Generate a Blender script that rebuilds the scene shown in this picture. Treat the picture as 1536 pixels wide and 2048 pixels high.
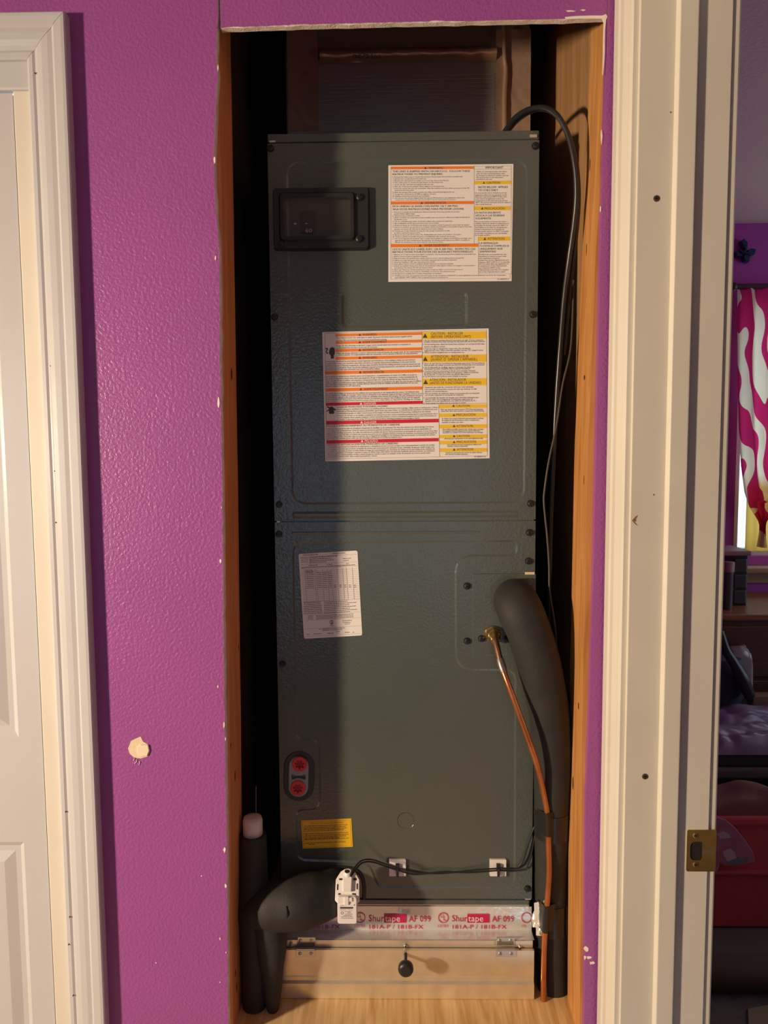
import bpy, bmesh, math, random
from mathutils import Vector, Matrix, noise

for o in list(bpy.data.objects):
    bpy.data.objects.remove(o)
scene = bpy.context.scene
C = scene.collection

# ------------------------------------------------------------------ camera
F = 1538.0                       # focal length in pixels of the 1536 x 2048 frame
YAW, PITCH, ROLL = 0.01597687, -0.08508633, -0.00700137
CAM = Vector((-0.0144, -1.1748, 1.5))
cyw, syw, cp, sp, cr, sr = math.cos(YAW), math.sin(YAW), math.cos(PITCH), math.sin(PITCH), math.cos(ROLL), math.sin(ROLL)
FWD = Vector((-syw * cp, cyw * cp, sp))
_r = Vector((cyw, syw, 0)); _u = _r.cross(FWD)
RIGHT = cr * _r + sr * _u
UP = -sr * _r + cr * _u
cd = bpy.data.cameras.new('camera')
cd.sensor_fit = 'VERTICAL'; cd.sensor_height = 24.0; cd.lens = 24.0 * F / 2048.0
cd.clip_start = 0.02
cam = bpy.data.objects.new('camera', cd); C.objects.link(cam)
cam.matrix_world = Matrix(((RIGHT.x, UP.x, -FWD.x, CAM.x), (RIGHT.y, UP.y, -FWD.y, CAM.y), (RIGHT.z, UP.z, -FWD.z, CAM.z), (0, 0, 0, 1)))
scene.camera = cam

def ray(px, py):
    return FWD + RIGHT * ((px - 768) / F) - UP * ((py - 1024) / F)
def P(px, py, y):                # survey point: where the sight line meets the plane y
    d = ray(px, py); return CAM + d * ((y - CAM.y) / d.y)
def PZ(px, py, z):               # ... the level plane z
    d = ray(px, py); return CAM + d * ((z - CAM.z) / d.z)
def PX(px, py, x):
    d = ray(px, py); return CAM + d * ((x - CAM.x) / d.x)

# ------------------------------------------------------------------ world, lights, exposure
w = bpy.data.worlds.new('world'); scene.world = w; w.use_nodes = True
bgn = w.node_tree.nodes['Background']
bgn.inputs[0].default_value = (0.68, 0.84, 1.0, 1); bgn.inputs[1].default_value = 2.1
vs = scene.view_settings
vs.view_transform = 'Standard'; vs.look = 'None'; vs.exposure = 0.0; vs.gamma = 1.0; vs.use_curve_mapping = False

def point_light(name, loc, power, color, radius):
    d = bpy.data.lights.new(name, 'POINT'); d.energy = power; d.color = color; d.shadow_soft_size = radius
    o = bpy.data.objects.new(name, d); C.objects.link(o); o.location = loc
    return o
def spot_light(name, loc, target, power, color, radius, cone, blend):
    d = bpy.data.lights.new(name, 'SPOT'); d.energy = power; d.color = color; d.shadow_soft_size = radius; d.spot_size = math.radians(cone); d.spot_blend = blend
    o = bpy.data.objects.new(name, d); C.objects.link(o); o.location = loc
    o.rotation_euler = (Vector(target) - Vector(loc)).to_track_quat('-Z', 'Y').to_euler(); return o
spot_light('work_lamp_light', (-2.3, -1.5, 1.50), (0.36, -0.42, 1.02), 400, (1.0, 0.78, 0.55), 0.09, 96, 1.0)   # shaded lamp standing to the left in the hall

def portal(name, cx, y, cz, sx, sz, facing):      # window portals: guide sampling only, give no light themselves
    d = bpy.data.lights.new(name, 'AREA'); d.shape = 'RECTANGLE'; d.size = sx; d.size_y = sz; d.cycles.is_portal = True
    o = bpy.data.objects.new(name, d); C.objects.link(o); o.location = (cx, y, cz)
    o.rotation_euler = (math.radians(90 if facing > 0 else -90), 0, 0)
    return o
BACK = -4.5                      # unseen wall behind the photographer; windows added for daylight sheen on unit and door
WINB = [(-3.5, -2.3), (-0.86, -0.50), (0.26, 0.64)]  # narrow pair split for the photographer's dark reflection; wide one for door sheen
for a, b in WINB:
    portal('added_window_portal', (a + b) / 2, BACK, 1.2, b - a, 2.1, 1)
BW = 2.23                        # bedroom far wall
portal('bedroom_window_portal', 2.0, BW + 0.05, 1.62, 1.15, 1.2, -1)

_p = portal('added_side_portal', 3.3, 0.85, 1.5, 2.1, 1.5, 1); _p.rotation_euler = (0, math.radians(90), 0)  # portal of the extra unseen window that lifts the bedroom light
# ------------------------------------------------------------------ materials
MATS = {}
def srgb(r, g, b):
    f = lambda c: (c / 255 / 12.92) if c / 255 <= 0.04045 else ((c / 255 + 0.055) / 1.055) ** 2.4
    return (f(r), f(g), f(b), 1)
def mat(name, col, rough=0.5, metal=0.0, bump=0.0, bscale=80.0, var=0.0, vscale=20.0, stretch=None, col2=None, spec=0.5, coat=0.0, detail=4.0, sss=None):
    if name in MATS: return MATS[name]
    m = bpy.data.materials.new(name); m.use_nodes = True; nt = m.node_tree; N = nt.nodes; L = nt.links
    b = N['Principled BSDF']
    col = tuple(col) + ((1,) if len(col) == 3 else ())
    b.inputs['Base Color'].default_value = col
    b.inputs['Roughness'].default_value = rough; b.inputs['Metallic'].default_value = metal
    b.inputs['Specular IOR Level'].default_value = spec
    if coat: b.inputs['Coat Weight'].default_value = coat; b.inputs['Coat Roughness'].default_value = 0.15
    tc = N.new('ShaderNodeTexCoord'); vec = tc.outputs['Object']
    if stretch:
        mp = N.new('ShaderNodeMapping'); mp.inputs['Scale'].default_value = stretch
        L.new(vec, mp.inputs['Vector']); vec = mp.outputs['Vector']
    if var or col2:
        n = N.new('ShaderNodeTexNoise'); n.inputs['Scale'].default_value = vscale; n.inputs['Detail'].default_value = detail
        L.new(vec, n.inputs['Vector'])
        rmp = N.new('ShaderNodeValToRGB')
        c2 = (tuple(col2) + ((1,) if len(col2) == 3 else ())) if col2 else tuple(c * (1 - var) for c in col[:3]) + (1,)
        rmp.color_ramp.elements[0].position = 0.35; rmp.color_ramp.elements[1].position = 0.65
        rmp.color_ramp.elements[0].color = c2; rmp.color_ramp.elements[1].color = col
        L.new(n.outputs['Fac'], rmp.inputs['Fac']); L.new(rmp.outputs['Color'], b.inputs['Base Color'])
    if bump:
        n2 = N.new('ShaderNodeTexNoise'); n2.inputs['Scale'].default_value = bscale; n2.inputs['Detail'].default_value = 2.0
        L.new(vec if stretch else tc.outputs['Object'], n2.inputs['Vector'])
        bp = N.new('ShaderNodeBump'); bp.inputs['Strength'].default_value = bump; bp.inputs['Distance'].default_value = 0.002
        L.new(n2.outputs['Fac'], bp.inputs['Height']); L.new(bp.outputs['Normal'], b.inputs['Normal'])
    MATS[name] = m
    return m
def wood(name, c1, c2, rough=0.55, axis=2, scale=9.0, ratio=14.0, bump=0.15):
    if name in MATS: return MATS[name]
    st = [ratio * 0.6, ratio * 0.6, ratio * 0.6]; st[axis] = 0.6
    m = bpy.data.materials.new(name); m.use_nodes = True; nt = m.node_tree; N = nt.nodes; L = nt.links
    b = N['Principled BSDF']; b.inputs['Roughness'].default_value = rough
    tc = N.new('ShaderNodeTexCoord'); mp = N.new('ShaderNodeMapping'); mp.inputs['Scale'].default_value = st
    L.new(tc.outputs['Object'], mp.inputs['Vector'])
    n = N.new('ShaderNodeTexNoise'); n.inputs['Scale'].default_value = scale; n.inputs['Detail'].default_value = 6; n.inputs['Distortion'].default_value = 0.6
    L.new(mp.outputs['Vector'], n.inputs['Vector'])
    r = N.new('ShaderNodeValToRGB'); e = r.color_ramp.elements
    e[0].position = 0.30; e[1].position = 0.68; e[0].color = tuple(c2) + (1,) if len(c2) == 3 else c2; e[1].color = tuple(c1) + (1,) if len(c1) == 3 else c1
    L.new(n.outputs['Fac'], r.inputs['Fac']); L.new(r.outputs['Color'], b.inputs['Base Color'])
    bp = N.new('ShaderNodeBump'); bp.inputs['Strength'].default_value = bump; bp.inputs['Distance'].default_value = 0.002
    L.new(n.outputs['Fac'], bp.inputs['Height']); L.new(bp.outputs['Normal'], b.inputs['Normal'])
    MATS[name] = m
    return m
def clear(name, tint=(1, 1, 1, 1), gloss=0.12, rough=0.03):
    if name in MATS: return MATS[name]
    m = bpy.data.materials.new(name); m.use_nodes = True; nt = m.node_tree; N = nt.nodes; L = nt.links
    N.remove(N['Principled BSDF']); out = N['Material Output']
    t = N.new('ShaderNodeBsdfTransparent'); t.inputs[0].default_value = tint
    g = N.new('ShaderNodeBsdfGlossy'); g.inputs['Roughness'].default_value = rough
    mx = N.new('ShaderNodeMixShader'); mx.inputs[0].default_value = gloss
    L.new(t.outputs[0], mx.inputs[1]); L.new(g.outputs[0], mx.inputs[2]); L.new(mx.outputs[0], out.inputs[0])
    MATS[name] = m
    return m
def translucent(name, col, amount=0.6):
    if name in MATS: return MATS[name]
    m = bpy.data.materials.new(name); m.use_nodes = True; nt = m.node_tree; N = nt.nodes; L = nt.links
    N.remove(N['Principled BSDF']); out = N['Material Output']
    d = N.new('ShaderNodeBsdfDiffuse'); t = N.new('ShaderNodeBsdfTranslucent'); mx = N.new('ShaderNodeMixShader'); mx.inputs[0].default_value = amount
    d.inputs[0].default_value = col; t.inputs[0].default_value = col
    L.new(d.outputs[0], mx.inputs[1]); L.new(t.outputs[0], mx.inputs[2]); L.new(mx.outputs[0], out.inputs[0])
    MATS[name] = m
    return m

PURPLE = mat('purple_wall_paint', (0.335, 0.085, 0.315), rough=0.36, bump=0.6, bscale=210, var=0.06, vscale=6)
GYPSUM = mat('gypsum_core', (0.86, 0.78, 0.68), rough=0.9, bump=0.5, bscale=300, var=0.2, vscale=60)
PAPER = mat('torn_drywall_paper', (0.86, 0.78, 0.68), rough=0.85, bump=0.3, bscale=200)
TRIM = mat('cream_trim_paint', (0.73, 0.69, 0.59), rough=0.38, bump=0.05, bscale=60, var=0.05, vscale=7)
DOORW = mat('white_door_paint', (0.57, 0.575, 0.585), spec=0.9, rough=0.20, bump=0.07, bscale=70, var=0.04, vscale=5)
STUD = wood('stud_wood', (0.62, 0.30, 0.09), (0.42, 0.165, 0.04), axis=2)
STUDL = wood('red_stud_bounce_wood', (0.80, 0.33, 0.13), (0.62, 0.22, 0.075), axis=2)  # red board; colour also lightened to make up for missing bounce light
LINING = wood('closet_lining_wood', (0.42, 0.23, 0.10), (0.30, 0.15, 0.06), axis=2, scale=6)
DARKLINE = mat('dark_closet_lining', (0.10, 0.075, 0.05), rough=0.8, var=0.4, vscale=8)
PLY = wood('plywood', (0.82, 0.58, 0.30), (0.55, 0.30, 0.10), axis=1, scale=11, ratio=14, rough=0.6)
UNIT = mat('unit_green_paint', (0.082, 0.096, 0.080), rough=0.20, bump=0.22, bscale=230, var=0.05, vscale=10, spec=0.9)
BLACKP = mat('black_plastic', (0.018, 0.018, 0.017), rough=0.4)
SCREWM = mat('screw_dark_metal', (0.05, 0.05, 0.048), rough=0.35, metal=0.7)
GALV = mat('galvanised_steel', (0.88, 0.77, 0.58), rough=0.30, metal=0.72, var=0.10, vscale=40)  # warm base paints in the reflection of the hall floor
ZINC = mat('zinc_hinge', (0.66, 0.62, 0.54), rough=0.28, metal=0.9)
FOIL = mat('aluminium_foil', (0.82, 0.81, 0.78), rough=0.20, metal=0.45, bump=0.3, bscale=90)
DUCTFOIL = mat('duct_foil', (0.55, 0.50, 0.43), rough=0.34, metal=0.55, bump=0.25, bscale=50)
TAPEFOIL = mat('duct_tape_foil', (0.62, 0.42, 0.29), rough=0.24, metal=0.55, bump=0.6, bscale=40)  # copper tint paints in orange reflections from the lit wood
FOAM = mat('black_pipe_foam', (0.024, 0.0235, 0.021), rough=0.7, bump=0.3, bscale=500, var=0.25, vscale=25)
VTAPE = mat('black_vinyl_tape', (0.014, 0.014, 0.014), rough=0.28)
COPPER = mat('copper_tube', (0.62, 0.235, 0.095), rough=0.32, metal=0.85, var=0.25, vscale=30)
COPPERD = mat('dull_copper', (0.26, 0.14, 0.09), rough=0.45, metal=0.7, var=0.4, vscale=60)
BRASS = mat('brass', (0.72, 0.50, 0.20), rough=0.28, metal=0.95, var=0.15, vscale=60)
BRASSP = mat('strike_brass', (0.60, 0.41, 0.12), rough=0.36, metal=0.85, var=0.25, vscale=35)
WPLAS = mat('white_plastic', (0.80, 0.77, 0.73), rough=0.38)
WPVC = mat('white_pvc', (0.72, 0.68, 0.60), rough=0.45, var=0.1, vscale=30)
LABEL = mat('label_paper', (0.83, 0.80, 0.76), rough=0.45)
ORANGE = mat('label_orange', (0.85, 0.235, 0.03), rough=0.45)
YELLOW = mat('label_yellow', (0.86, 0.56, 0.03), rough=0.45)
YSTICK = mat('sticker_yellow', (0.86, 0.50, 0.015), rough=0.45)
RED = mat('label_red', (0.62, 0.02, 0.05), rough=0.45)
INK = mat('print_ink', (0.07, 0.06, 0.055), rough=0.6)
WINK = mat('white_ink', (0.85, 0.80, 0.76), rough=0.5)
PINK = mat('tape_red_ink', (0.58, 0.015, 0.09), rough=0.4)
REDPLUG = mat('red_rubber_plug', (0.62, 0.035, 0.035), rough=0.45)
REDDARK = mat('red_plug_recess', (0.30, 0.012, 0.015), rough=0.5)
GREYP = mat('grey_plastic', (0.27, 0.28, 0.29), rough=0.45)
BEIGE = mat('beige_hall_paint', (0.24, 0.20, 0.15), rough=0.7)
CEILM = mat('white_ceiling', (0.34, 0.32, 0.29), rough=0.9, bump=0.4, bscale=90)
FLOORM = wood('hall_floor_boards', (0.66, 0.48, 0.30), (0.52, 0.35, 0.20), axis=0, scale=4)

# ------------------------------------------------------------------ mesh helpers
class MB:
    def __init__(s): s.v = []; s.f = []; s.mi = []; s.sm = []
    def add(s, verts, faces, mi=0, smooth=False):
        o = len(s.v); s.v += [tuple(p) for p in verts]
        for f in faces: s.f.append([i + o for i in f]); s.mi.append(mi); s.sm.append(smooth)
        return s
    def box(s, x0, x1, y0, y1, z0, z1, mi=0):
        v = [(x0, y0, z0), (x1, y0, z0), (x1, y1, z0), (x0, y1, z0), (x0, y0, z1), (x1, y0, z1), (x1, y1, z1), (x0, y1, z1)]
        return s.add(v, [(0, 3, 2, 1), (4, 5, 6, 7), (0, 1, 5, 4), (1, 2, 6, 5), (2, 3, 7, 6), (3, 0, 4, 7)], mi)
    def prism(s, poly, y0, y1, mi=0):          # poly: (x, z) outline, front at y0
        n = len(poly); v = [(x, y0, z) for x, z in poly] + [(x, y1, z) for x, z in poly]
        return s.add(v, [tuple(range(n)), tuple(range(2 * n - 1, n - 1, -1))] + [(i, i + n, (i + 1) % n + n, (i + 1) % n) for i in range(n)], mi)
    def sweep(s, frames, mi=0, smooth=True, caps=True):   # frames: list of rings (lists of points)
        n = len(frames[0]); v = [p for r in frames for p in r]; f = []
        for k in range(len(frames) - 1):
            for i in range(n):
                j = (i + 1) % n; f.append((k * n + i, k * n + j, (k + 1) * n + j, (k + 1) * n + i))
        s.add(v, f, mi, smooth)
        if caps:
            s.add(frames[0], [tuple(range(n - 1, -1, -1))], mi); s.add(frames[-1], [tuple(range(n))], mi)
        return s
    def tube(s, pts, r, n=14, mi=0, caps=True, rough=0.0, seed=0):
        pts = [Vector(p) for p in pts]; rs = r if isinstance(r, (list, tuple)) else [r] * len(pts)
        rings = []; t0 = (pts[1] - pts[0]).normalized(); a = Vector((0, 0, 1)) if abs(t0.z) < 0.9 else Vector((1, 0, 0))
        nrm = (a - t0 * a.dot(t0)).normalized()
        for i, p in enumerate(pts):
            t = (pts[min(i + 1, len(pts) - 1)] - pts[max(i - 1, 0)]).normalized()
            nrm = (nrm - t * nrm.dot(t)).normalized(); b = t.cross(nrm)
            ring = []
            for k in range(n):
                an = 2 * math.pi * k / n; d = nrm * math.cos(an) + b * math.sin(an); rr = rs[i]
                if rough: rr *= 1 + rough * noise.noise(Vector((p * 30 + d * 2 + Vector((seed, 0, 0)))))
                ring.append(p + d * rr)
            rings.append(ring)
        return s.sweep(rings, mi, True, caps)
    def lathe(s, base, axis, prof, n=20, mi=0, smooth=True):   # prof: (distance along axis, radius)
        base = Vector(base); axis = Vector(axis).normalized(); a = Vector((0, 0, 1)) if abs(axis.z) < 0.9 else Vector((1, 0, 0))
        e1 = (a - axis * a.dot(axis)).normalized(); e2 = axis.cross(e1)
        return s.sweep([[base + axis * h + (e1 * math.cos(2 * math.pi * k / n) + e2 * math.sin(2 * math.pi * k / n)) * r for k in range(n)] for h, r in prof], mi, smooth)
    def quad(s, a, b, c, d, mi=0): return s.add([a, b, c, d], [(0, 1, 2, 3)], mi)
    def build(s, name, mats, parent=None, bevel=0.0, origin=None, fix=True):
        if not isinstance(mats, (list, tuple)): mats = [mats]
        if parent: org = wloc(parent)
        else:
            xs = [p[0] for p in s.v]; ys = [p[1] for p in s.v]; zs = [p[2] for p in s.v]
            org = Vector(origin) if origin else Vector(((min(xs) + max(xs)) / 2, (min(ys) + max(ys)) / 2, min(zs)))
        me = bpy.data.meshes.new(name)
        me.from_pydata([(p[0] - org.x, p[1] - org.y, p[2] - org.z) for p in s.v], [], s.f)
        me.polygons.foreach_set('material_index', s.mi); me.polygons.foreach_set('use_smooth', s.sm)
        for m in mats: me.materials.append(m)
        if fix:
            bm = bmesh.new(); bm.from_mesh(me); bmesh.ops.recalc_face_normals(bm, faces=bm.faces); bm.to_mesh(me); bm.free()
        o = bpy.data.objects.new(name, me); C.objects.link(o)
        if parent: o.parent = parent
        else: o.location = org
        if bevel:
            b = o.modifiers.new('bevel', 'BEVEL'); b.width = bevel; b.segments = 2; b.limit_method = 'ANGLE'; b.angle_limit = math.radians(40)
        return o
def wloc(o):
    l = Vector((0, 0, 0))
    while o: l += o.location; o = o.parent
    return l
def tag(o, label=None, cat=None, group=None, kind=None):
    if label: o['label'] = label
    if cat: o['category'] = cat
    if group: o['group'] = group
    if kind: o['kind'] = kind
    return o
def struct(o, label=None): return tag(o, label, None, None, 'structure')
def empty(name, loc, label=None, cat=None, group=None, kind=None):
    o = bpy.data.objects.new(name, None); C.objects.link(o); o.location = loc; o.empty_display_size = 0.05
    return tag(o, label, cat, group, kind)
def smooth_path(pts, sub=6):
    pts = [Vector(p) for p in pts]; out = []
    for i in range(len(pts) - 1):
        p0 = pts[max(i - 1, 0)]; p1 = pts[i]; p2 = pts[i + 1]; p3 = pts[min(i + 2, len(pts) - 1)]
        for k in range(sub):
            t = k / sub; out.append(0.5 * ((2 * p1) + (p2 - p0) * t + (2 * p0 - 5 * p1 + 4 * p2 - p3) * t * t + (3 * p1 - p0 - 3 * p2 + p3) * t ** 3))
    out.append(pts[-1]); return out
def lerp_list(vals, sub=6):
    out = []
    for i in range(len(vals) - 1):
        for k in range(sub): out.append(vals[i] + (vals[i + 1] - vals[i]) * k / sub)
    out.append(vals[-1]); return out
def interp(tab, t):
    if t <= tab[0][0]: return tab[0][1]
    for (a, va), (b, vb) in zip(tab, tab[1:]):
        if t <= b: return va + (vb - va) * (t - a) / (b - a)
    return tab[-1][1]
def round_poly(pts, r, seg=6):
    out = []; n = len(pts)
    for i in range(n):
        p = Vector(pts[i][:2]); a = Vector(pts[i - 1][:2]); b = Vector(pts[(i + 1) % n][:2]); rr = pts[i][2] if len(pts[i]) > 2 else r
        da = (a - p); db = (b - p); la, lb = da.length, db.length; da.normalize(); db.normalize()
        ang = da.angle(db); t = min(rr / math.tan(ang / 2), la * 0.48, lb * 0.48) if rr > 0 else 0
        if t <= 0: out.append((p.x, p.y)); continue
        p0 = p + da * t; p2 = p + db * t
        for k in range(seg + 1):
            s_ = k / seg; q = p0 * (1 - s_) ** 2 + p * 2 * s_ * (1 - s_) + p2 * s_ ** 2; out.append((q.x, q.y))
    return out
def rrect(x0, x1, z0, z1, r, seg=5): return round_poly([(x0, z0), (x1, z0), (x1, z1), (x0, z1)], r, seg)
def inset(poly, d):
    area = sum(poly[i - 1][0] * poly[i][1] - poly[i][0] * poly[i - 1][1] for i in range(len(poly))); sg = 1 if area > 0 else -1
    out = []; n = len(poly)
    for i in range(n):
        a = Vector(poly[i - 1]); p = Vector(poly[i]); b = Vector(poly[(i + 1) % n])
        e = ((p - a).normalized() + (b - p).normalized())
        if e.length < 1e-6: e = b - p
        e.normalize(); nrm = Vector((-e.y, e.x)) * sg; out.append((p.x + nrm.x * d, p.y + nrm.y * d))
    return out
def fill_region(mb, outer, holes, y, mi=0):      # flat region with holes in the plane y
    bm = bmesh.new(); es = []
    for lp in [outer] + holes:
        vs_ = [bm.verts.new((x, y, z)) for x, z in lp]
        es += [bm.edges.new((vs_[i - 1], vs_[i])) for i in range(len(vs_))]
    bmesh.ops.triangle_fill(bm, use_beauty=True, use_dissolve=False, edges=es, normal=(0, -1, 0))
    bm.verts.index_update()
    mb.add([v.co[:] for v in bm.verts], [[v.index for v in f.verts] for f in bm.faces], mi); bm.free()
def ring_wall(mb, a, ya, b, yb, mi=0):
    n = len(a); mb.add([(x, ya, z) for x, z in a] + [(x, yb, z) for x, z in b], [(i, (i + 1) % n, (i + 1) % n + n, i + n) for i in range(n)], mi)
def screw(parent, px, py, y, r=0.0052, m=None, name='screw', cross=True, axis=(0, -1, 0)):
    p = P(px, py, y); mb = MB()
    mb.lathe(p + Vector((0, 0.001, 0)), axis, [(0, r * 1.25), (0.002, r * 1.2), (0.002, r), (0.0045, r * 0.92), (0.0052, r * 0.6)], 10, smooth=False)
    if cross:
        q = p + Vector(axis) * 0.0046
        for d in ((1, 0), (0, 1)):
            mb.box(q.x - (r * 0.6 if d[0] else r * 0.13), q.x + (r * 0.6 if d[0] else r * 0.13), q.y - 0.0004, q.y + 0.001, q.z - (r * 0.6 if d[1] else r * 0.13), q.z + (r * 0.6 if d[1] else r * 0.13), 1)
    return mb.build(name, [m or SCREWM, BLACKP], parent)

# lettering: strings are queued in sheet coordinates and turned into flat print in one go
class Print:
    cache = {}
    def __init__(s, y): s.y = y; s.q = []; s.extra = MB()
    def t(s, txt, px, py, cap, width=None, slope=0.0, skew=0.0): s.q.append((txt, px, py, cap, width, slope)); return s
    def poly(s, pts): s.extra.add([P(a, b, s.y) for a, b in pts], [tuple(range(len(pts)))]); return s
    def rect(s, x0, y0, x1, y1, slope=0.0, skew=0.0):
        h = y1 - y0; wd = x1 - x0
        return s.poly([(x0, y0), (x1, y0 + slope * wd), (x1 + skew * h, y1 + slope * wd), (x0 + skew * h, y1)])
    def frame(s, x0, y0, x1, y1, tk, slope=0.0, skew=0.0):
        h = y1 - y0; wd = x1 - x0
        s.rect(x0, y0, x1, y0 + tk, slope, skew); s.rect(x0 + skew * h, y1 - tk, x1 + skew * h, y1, slope, skew)
        s.rect(x0, y0, x0 + tk, y1, slope, skew); s.rect(x1 - tk, y0 + slope * wd, x1, y1 + slope * wd, slope, skew); return s
    def dashes(s, x0, x1, yb, h, seed, slope=0.0, fill=1.0, wmin=0.9, wmax=3.4):
        rnd = random.Random(seed); x = x0
        while x < x0 + (x1 - x0) * fill:
            wd = rnd.uniform(wmin, wmax) * h
            if x + wd > x1: wd = x1 - x
            if wd < 0.4 * h: break
            yy = yb + slope * (x - x0); hh = h * rnd.uniform(0.8, 1.0)
            s.rect(x, yy - hh, x + wd, yy - hh * 0.25, slope); x += wd + 0.42 * h
        return s
    def ring(s, cx, cy, r0, r1, n=28):
        for k in range(n):
            a, b = 2 * math.pi * k / n, 2 * math.pi * (k + 1) / n
            s.poly([(cx + r0 * math.cos(a), cy + r0 * math.sin(a)), (cx + r0 * math.cos(b), cy + r0 * math.sin(b)), (cx + r1 * math.cos(b), cy + r1 * math.sin(b)), (cx + r1 * math.cos(a), cy + r1 * math.sin(a))])
        return s
    def tri(s, cx, cy, r): return s.poly([(cx, cy - r), (cx + r * 0.95, cy + r * 0.75), (cx - r * 0.95, cy + r * 0.75)])
    def build(s, name, m, parent):
        need = [q[0] for q in s.q if q[0] not in Print.cache] + ([] if 'H' in Print.cache else ['H'])
        obs = []
        for tx in dict.fromkeys(need):
            cu = bpy.data.curves.new('tmp', 'FONT'); cu.body = tx; cu.resolution_u = 2; cu.size = 1
            ob = bpy.data.objects.new('tmp', cu); C.objects.link(ob); obs.append((tx, ob, cu))
        if obs:
            dg = bpy.context.evaluated_depsgraph_get(); dg.update()
            for tx, ob, cu in obs:
                ev = ob.evaluated_get(dg); me = ev.to_mesh()
                Print.cache[tx] = ([(v.co.x, v.co.y) for v in me.vertices], [tuple(p.vertices) for p in me.polygons])
                ev.to_mesh_clear()
            for tx, ob, cu in obs: bpy.data.objects.remove(ob); bpy.data.curves.remove(cu)
        hcap = max(v[1] for v in Print.cache['H'][0]); mb = s.extra
        for tx, px, py, cap, width, slope in s.q:
            vv, ff = Print.cache[tx]
            if not vv: continue
            x0 = min(v[0] for v in vv); x1 = max(v[0] for v in vv); sy = cap / hcap; sx = (width / (x1 - x0)) if width else sy
            mb.add([P(px + (v[0] - x0) * sx, py - v[1] * sy + slope * (v[0] - x0) * sx, s.y) for v in vv], ff)
        return tag(mb.build(name, m, parent, fix=False), kind='stuff' if name == 'lettering' else None)

rnd = random.Random(7)
U = 0.13                         # front plane of the air handler
PLAT = 0.532                     # plywood platform level

# ================================================================== SETTING
# closet wall with the rough-cut opening
LCUT = [(0.40, -0.293), (0.6045, -0.2918), (0.859, -0.2872), (1.1047, -0.2851), (1.381, -0.2807), (1.572, -0.279), (1.794, -0.2757), (1.85, -0.2790), (1.917, -0.2805), (1.98, -0.2770), (2.05, -0.2715), (2.07, -0.2735), (2.094, -0.2725), (2.13, -0.2690), (2.5, -0.270)]
RCUT = [(0.40, 0.2855), (0.607, 0.2850), (0.942, 0.2825), (1.10, 0.2855), (1.262, 0.2878), (1.492, 0.2892), (1.788, 0.2908), (1.931, 0.2928), (2.07, 0.2947), (2.5, 0.295)]
TCUT = [(-0.275, 2.1100), (-0.15, 2.1125), (-0.005, 2.1139), (0.2341, 2.1152), (0.30, 2.1168)]
DW = 0.0127
wall = MB(); paint, gyp = 0, 1
def strip_edge(fixed, cut, z0, z1, n, sign, seed, rag=0.0028, core_mi=1):
    rr = random.Random(seed); rowsf = []; rowsc = []; zs = []
    for i in range(n + 1):
        z = z0 + (z1 - z0) * i / n; zs.append(z); c = interp(cut, z)
        jag = abs(noise.noise(Vector((z * 23, seed, 0)))) * rag + rr.random() * rag * 0.35
        rowsf.append(c - sign * jag * 1.2); rowsc.append(c + sign * noise.noise(Vector((z * 40, seed + 5, 0))) * rag * 0.4)
    v = []; 
    for i in range(n + 1): v += [(fixed, 0, zs[i]), (rowsf[i], 0, zs[i]), (rowsc[i], 0.0022, zs[i]), (rowsc[i], DW, zs[i]), (fixed, DW, zs[i])]
    fp = []; fc = []; fb = []
    for i in range(n):
        a = i * 5; b = a + 5
        fp.append((a, a + 1, b + 1, b)); fc.append((a + 1, a + 2, b + 2, b + 1)); fc.append((a + 2, a + 3, b + 3, b + 2)); fb.append((a + 3, a + 4, b + 4, b + 3))
    wall.add(v, fp, 0); wall.add(v, fc, core_mi); wall.add(v, fb, 1)
strip_edge(-0.56, LCUT, 0.40, 2.44, 260, 1, 3)
strip_edge(0.319, RCUT, 0.40, 2.44, 200, -1, 9, rag=0.0006, core_mi=0)
# piece above the opening; a crack separates it from the left sheet
n = 120; v = []; 
for i in range(n + 1):
    x = -0.2668 + (0.2945 + 0.2668) * i / n; c = interp(TCUT, x)
    jag = abs(noise.noise(Vector((x * 30, 4, 0)))) * 0.0030 + rnd.random() * 0.0006; d2 = noise.noise(Vector((x * 45, 8, 0))) * 0.0014
    if x > 0.07 and x < 0.22: jag *= 0.15
    v += [(x + (0.0008 * noise.noise(Vector((0, 1, 2))) if i == 0 else 0), 0, 2.44), (x, 0, c + jag), (x, 0.0022, c + d2), (x, DW, c + d2 * 0.6), (x, DW, 2.44)]
fp = []; fc = []
for i in range(n):
    a = i * 5; b = a + 5; fp.append((a, b, b + 1, a + 1)); fc.append((a + 1, b + 1, b + 2, a + 2)); fc.append((a + 2, b + 2, b + 3, a + 3))
wall.add(v, fp, 0); wall.add(v, fc, 1)
wall.box(-0.56, 0.319, 0, DW, 0, 0.402)
wall.box(-2.4, -0.95, 0, DW, 0, 2.44); wall.box(-2.4, -0.56, 0, DW, 2.10, 2.44)
wall.box(-4.6, -2.4, 0, DW, 0, 2.44)
wall_front = struct(wall.build('wall_front', [PURPLE, GYPSUM], fix=False, origin=(0, 0, 0)))
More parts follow.
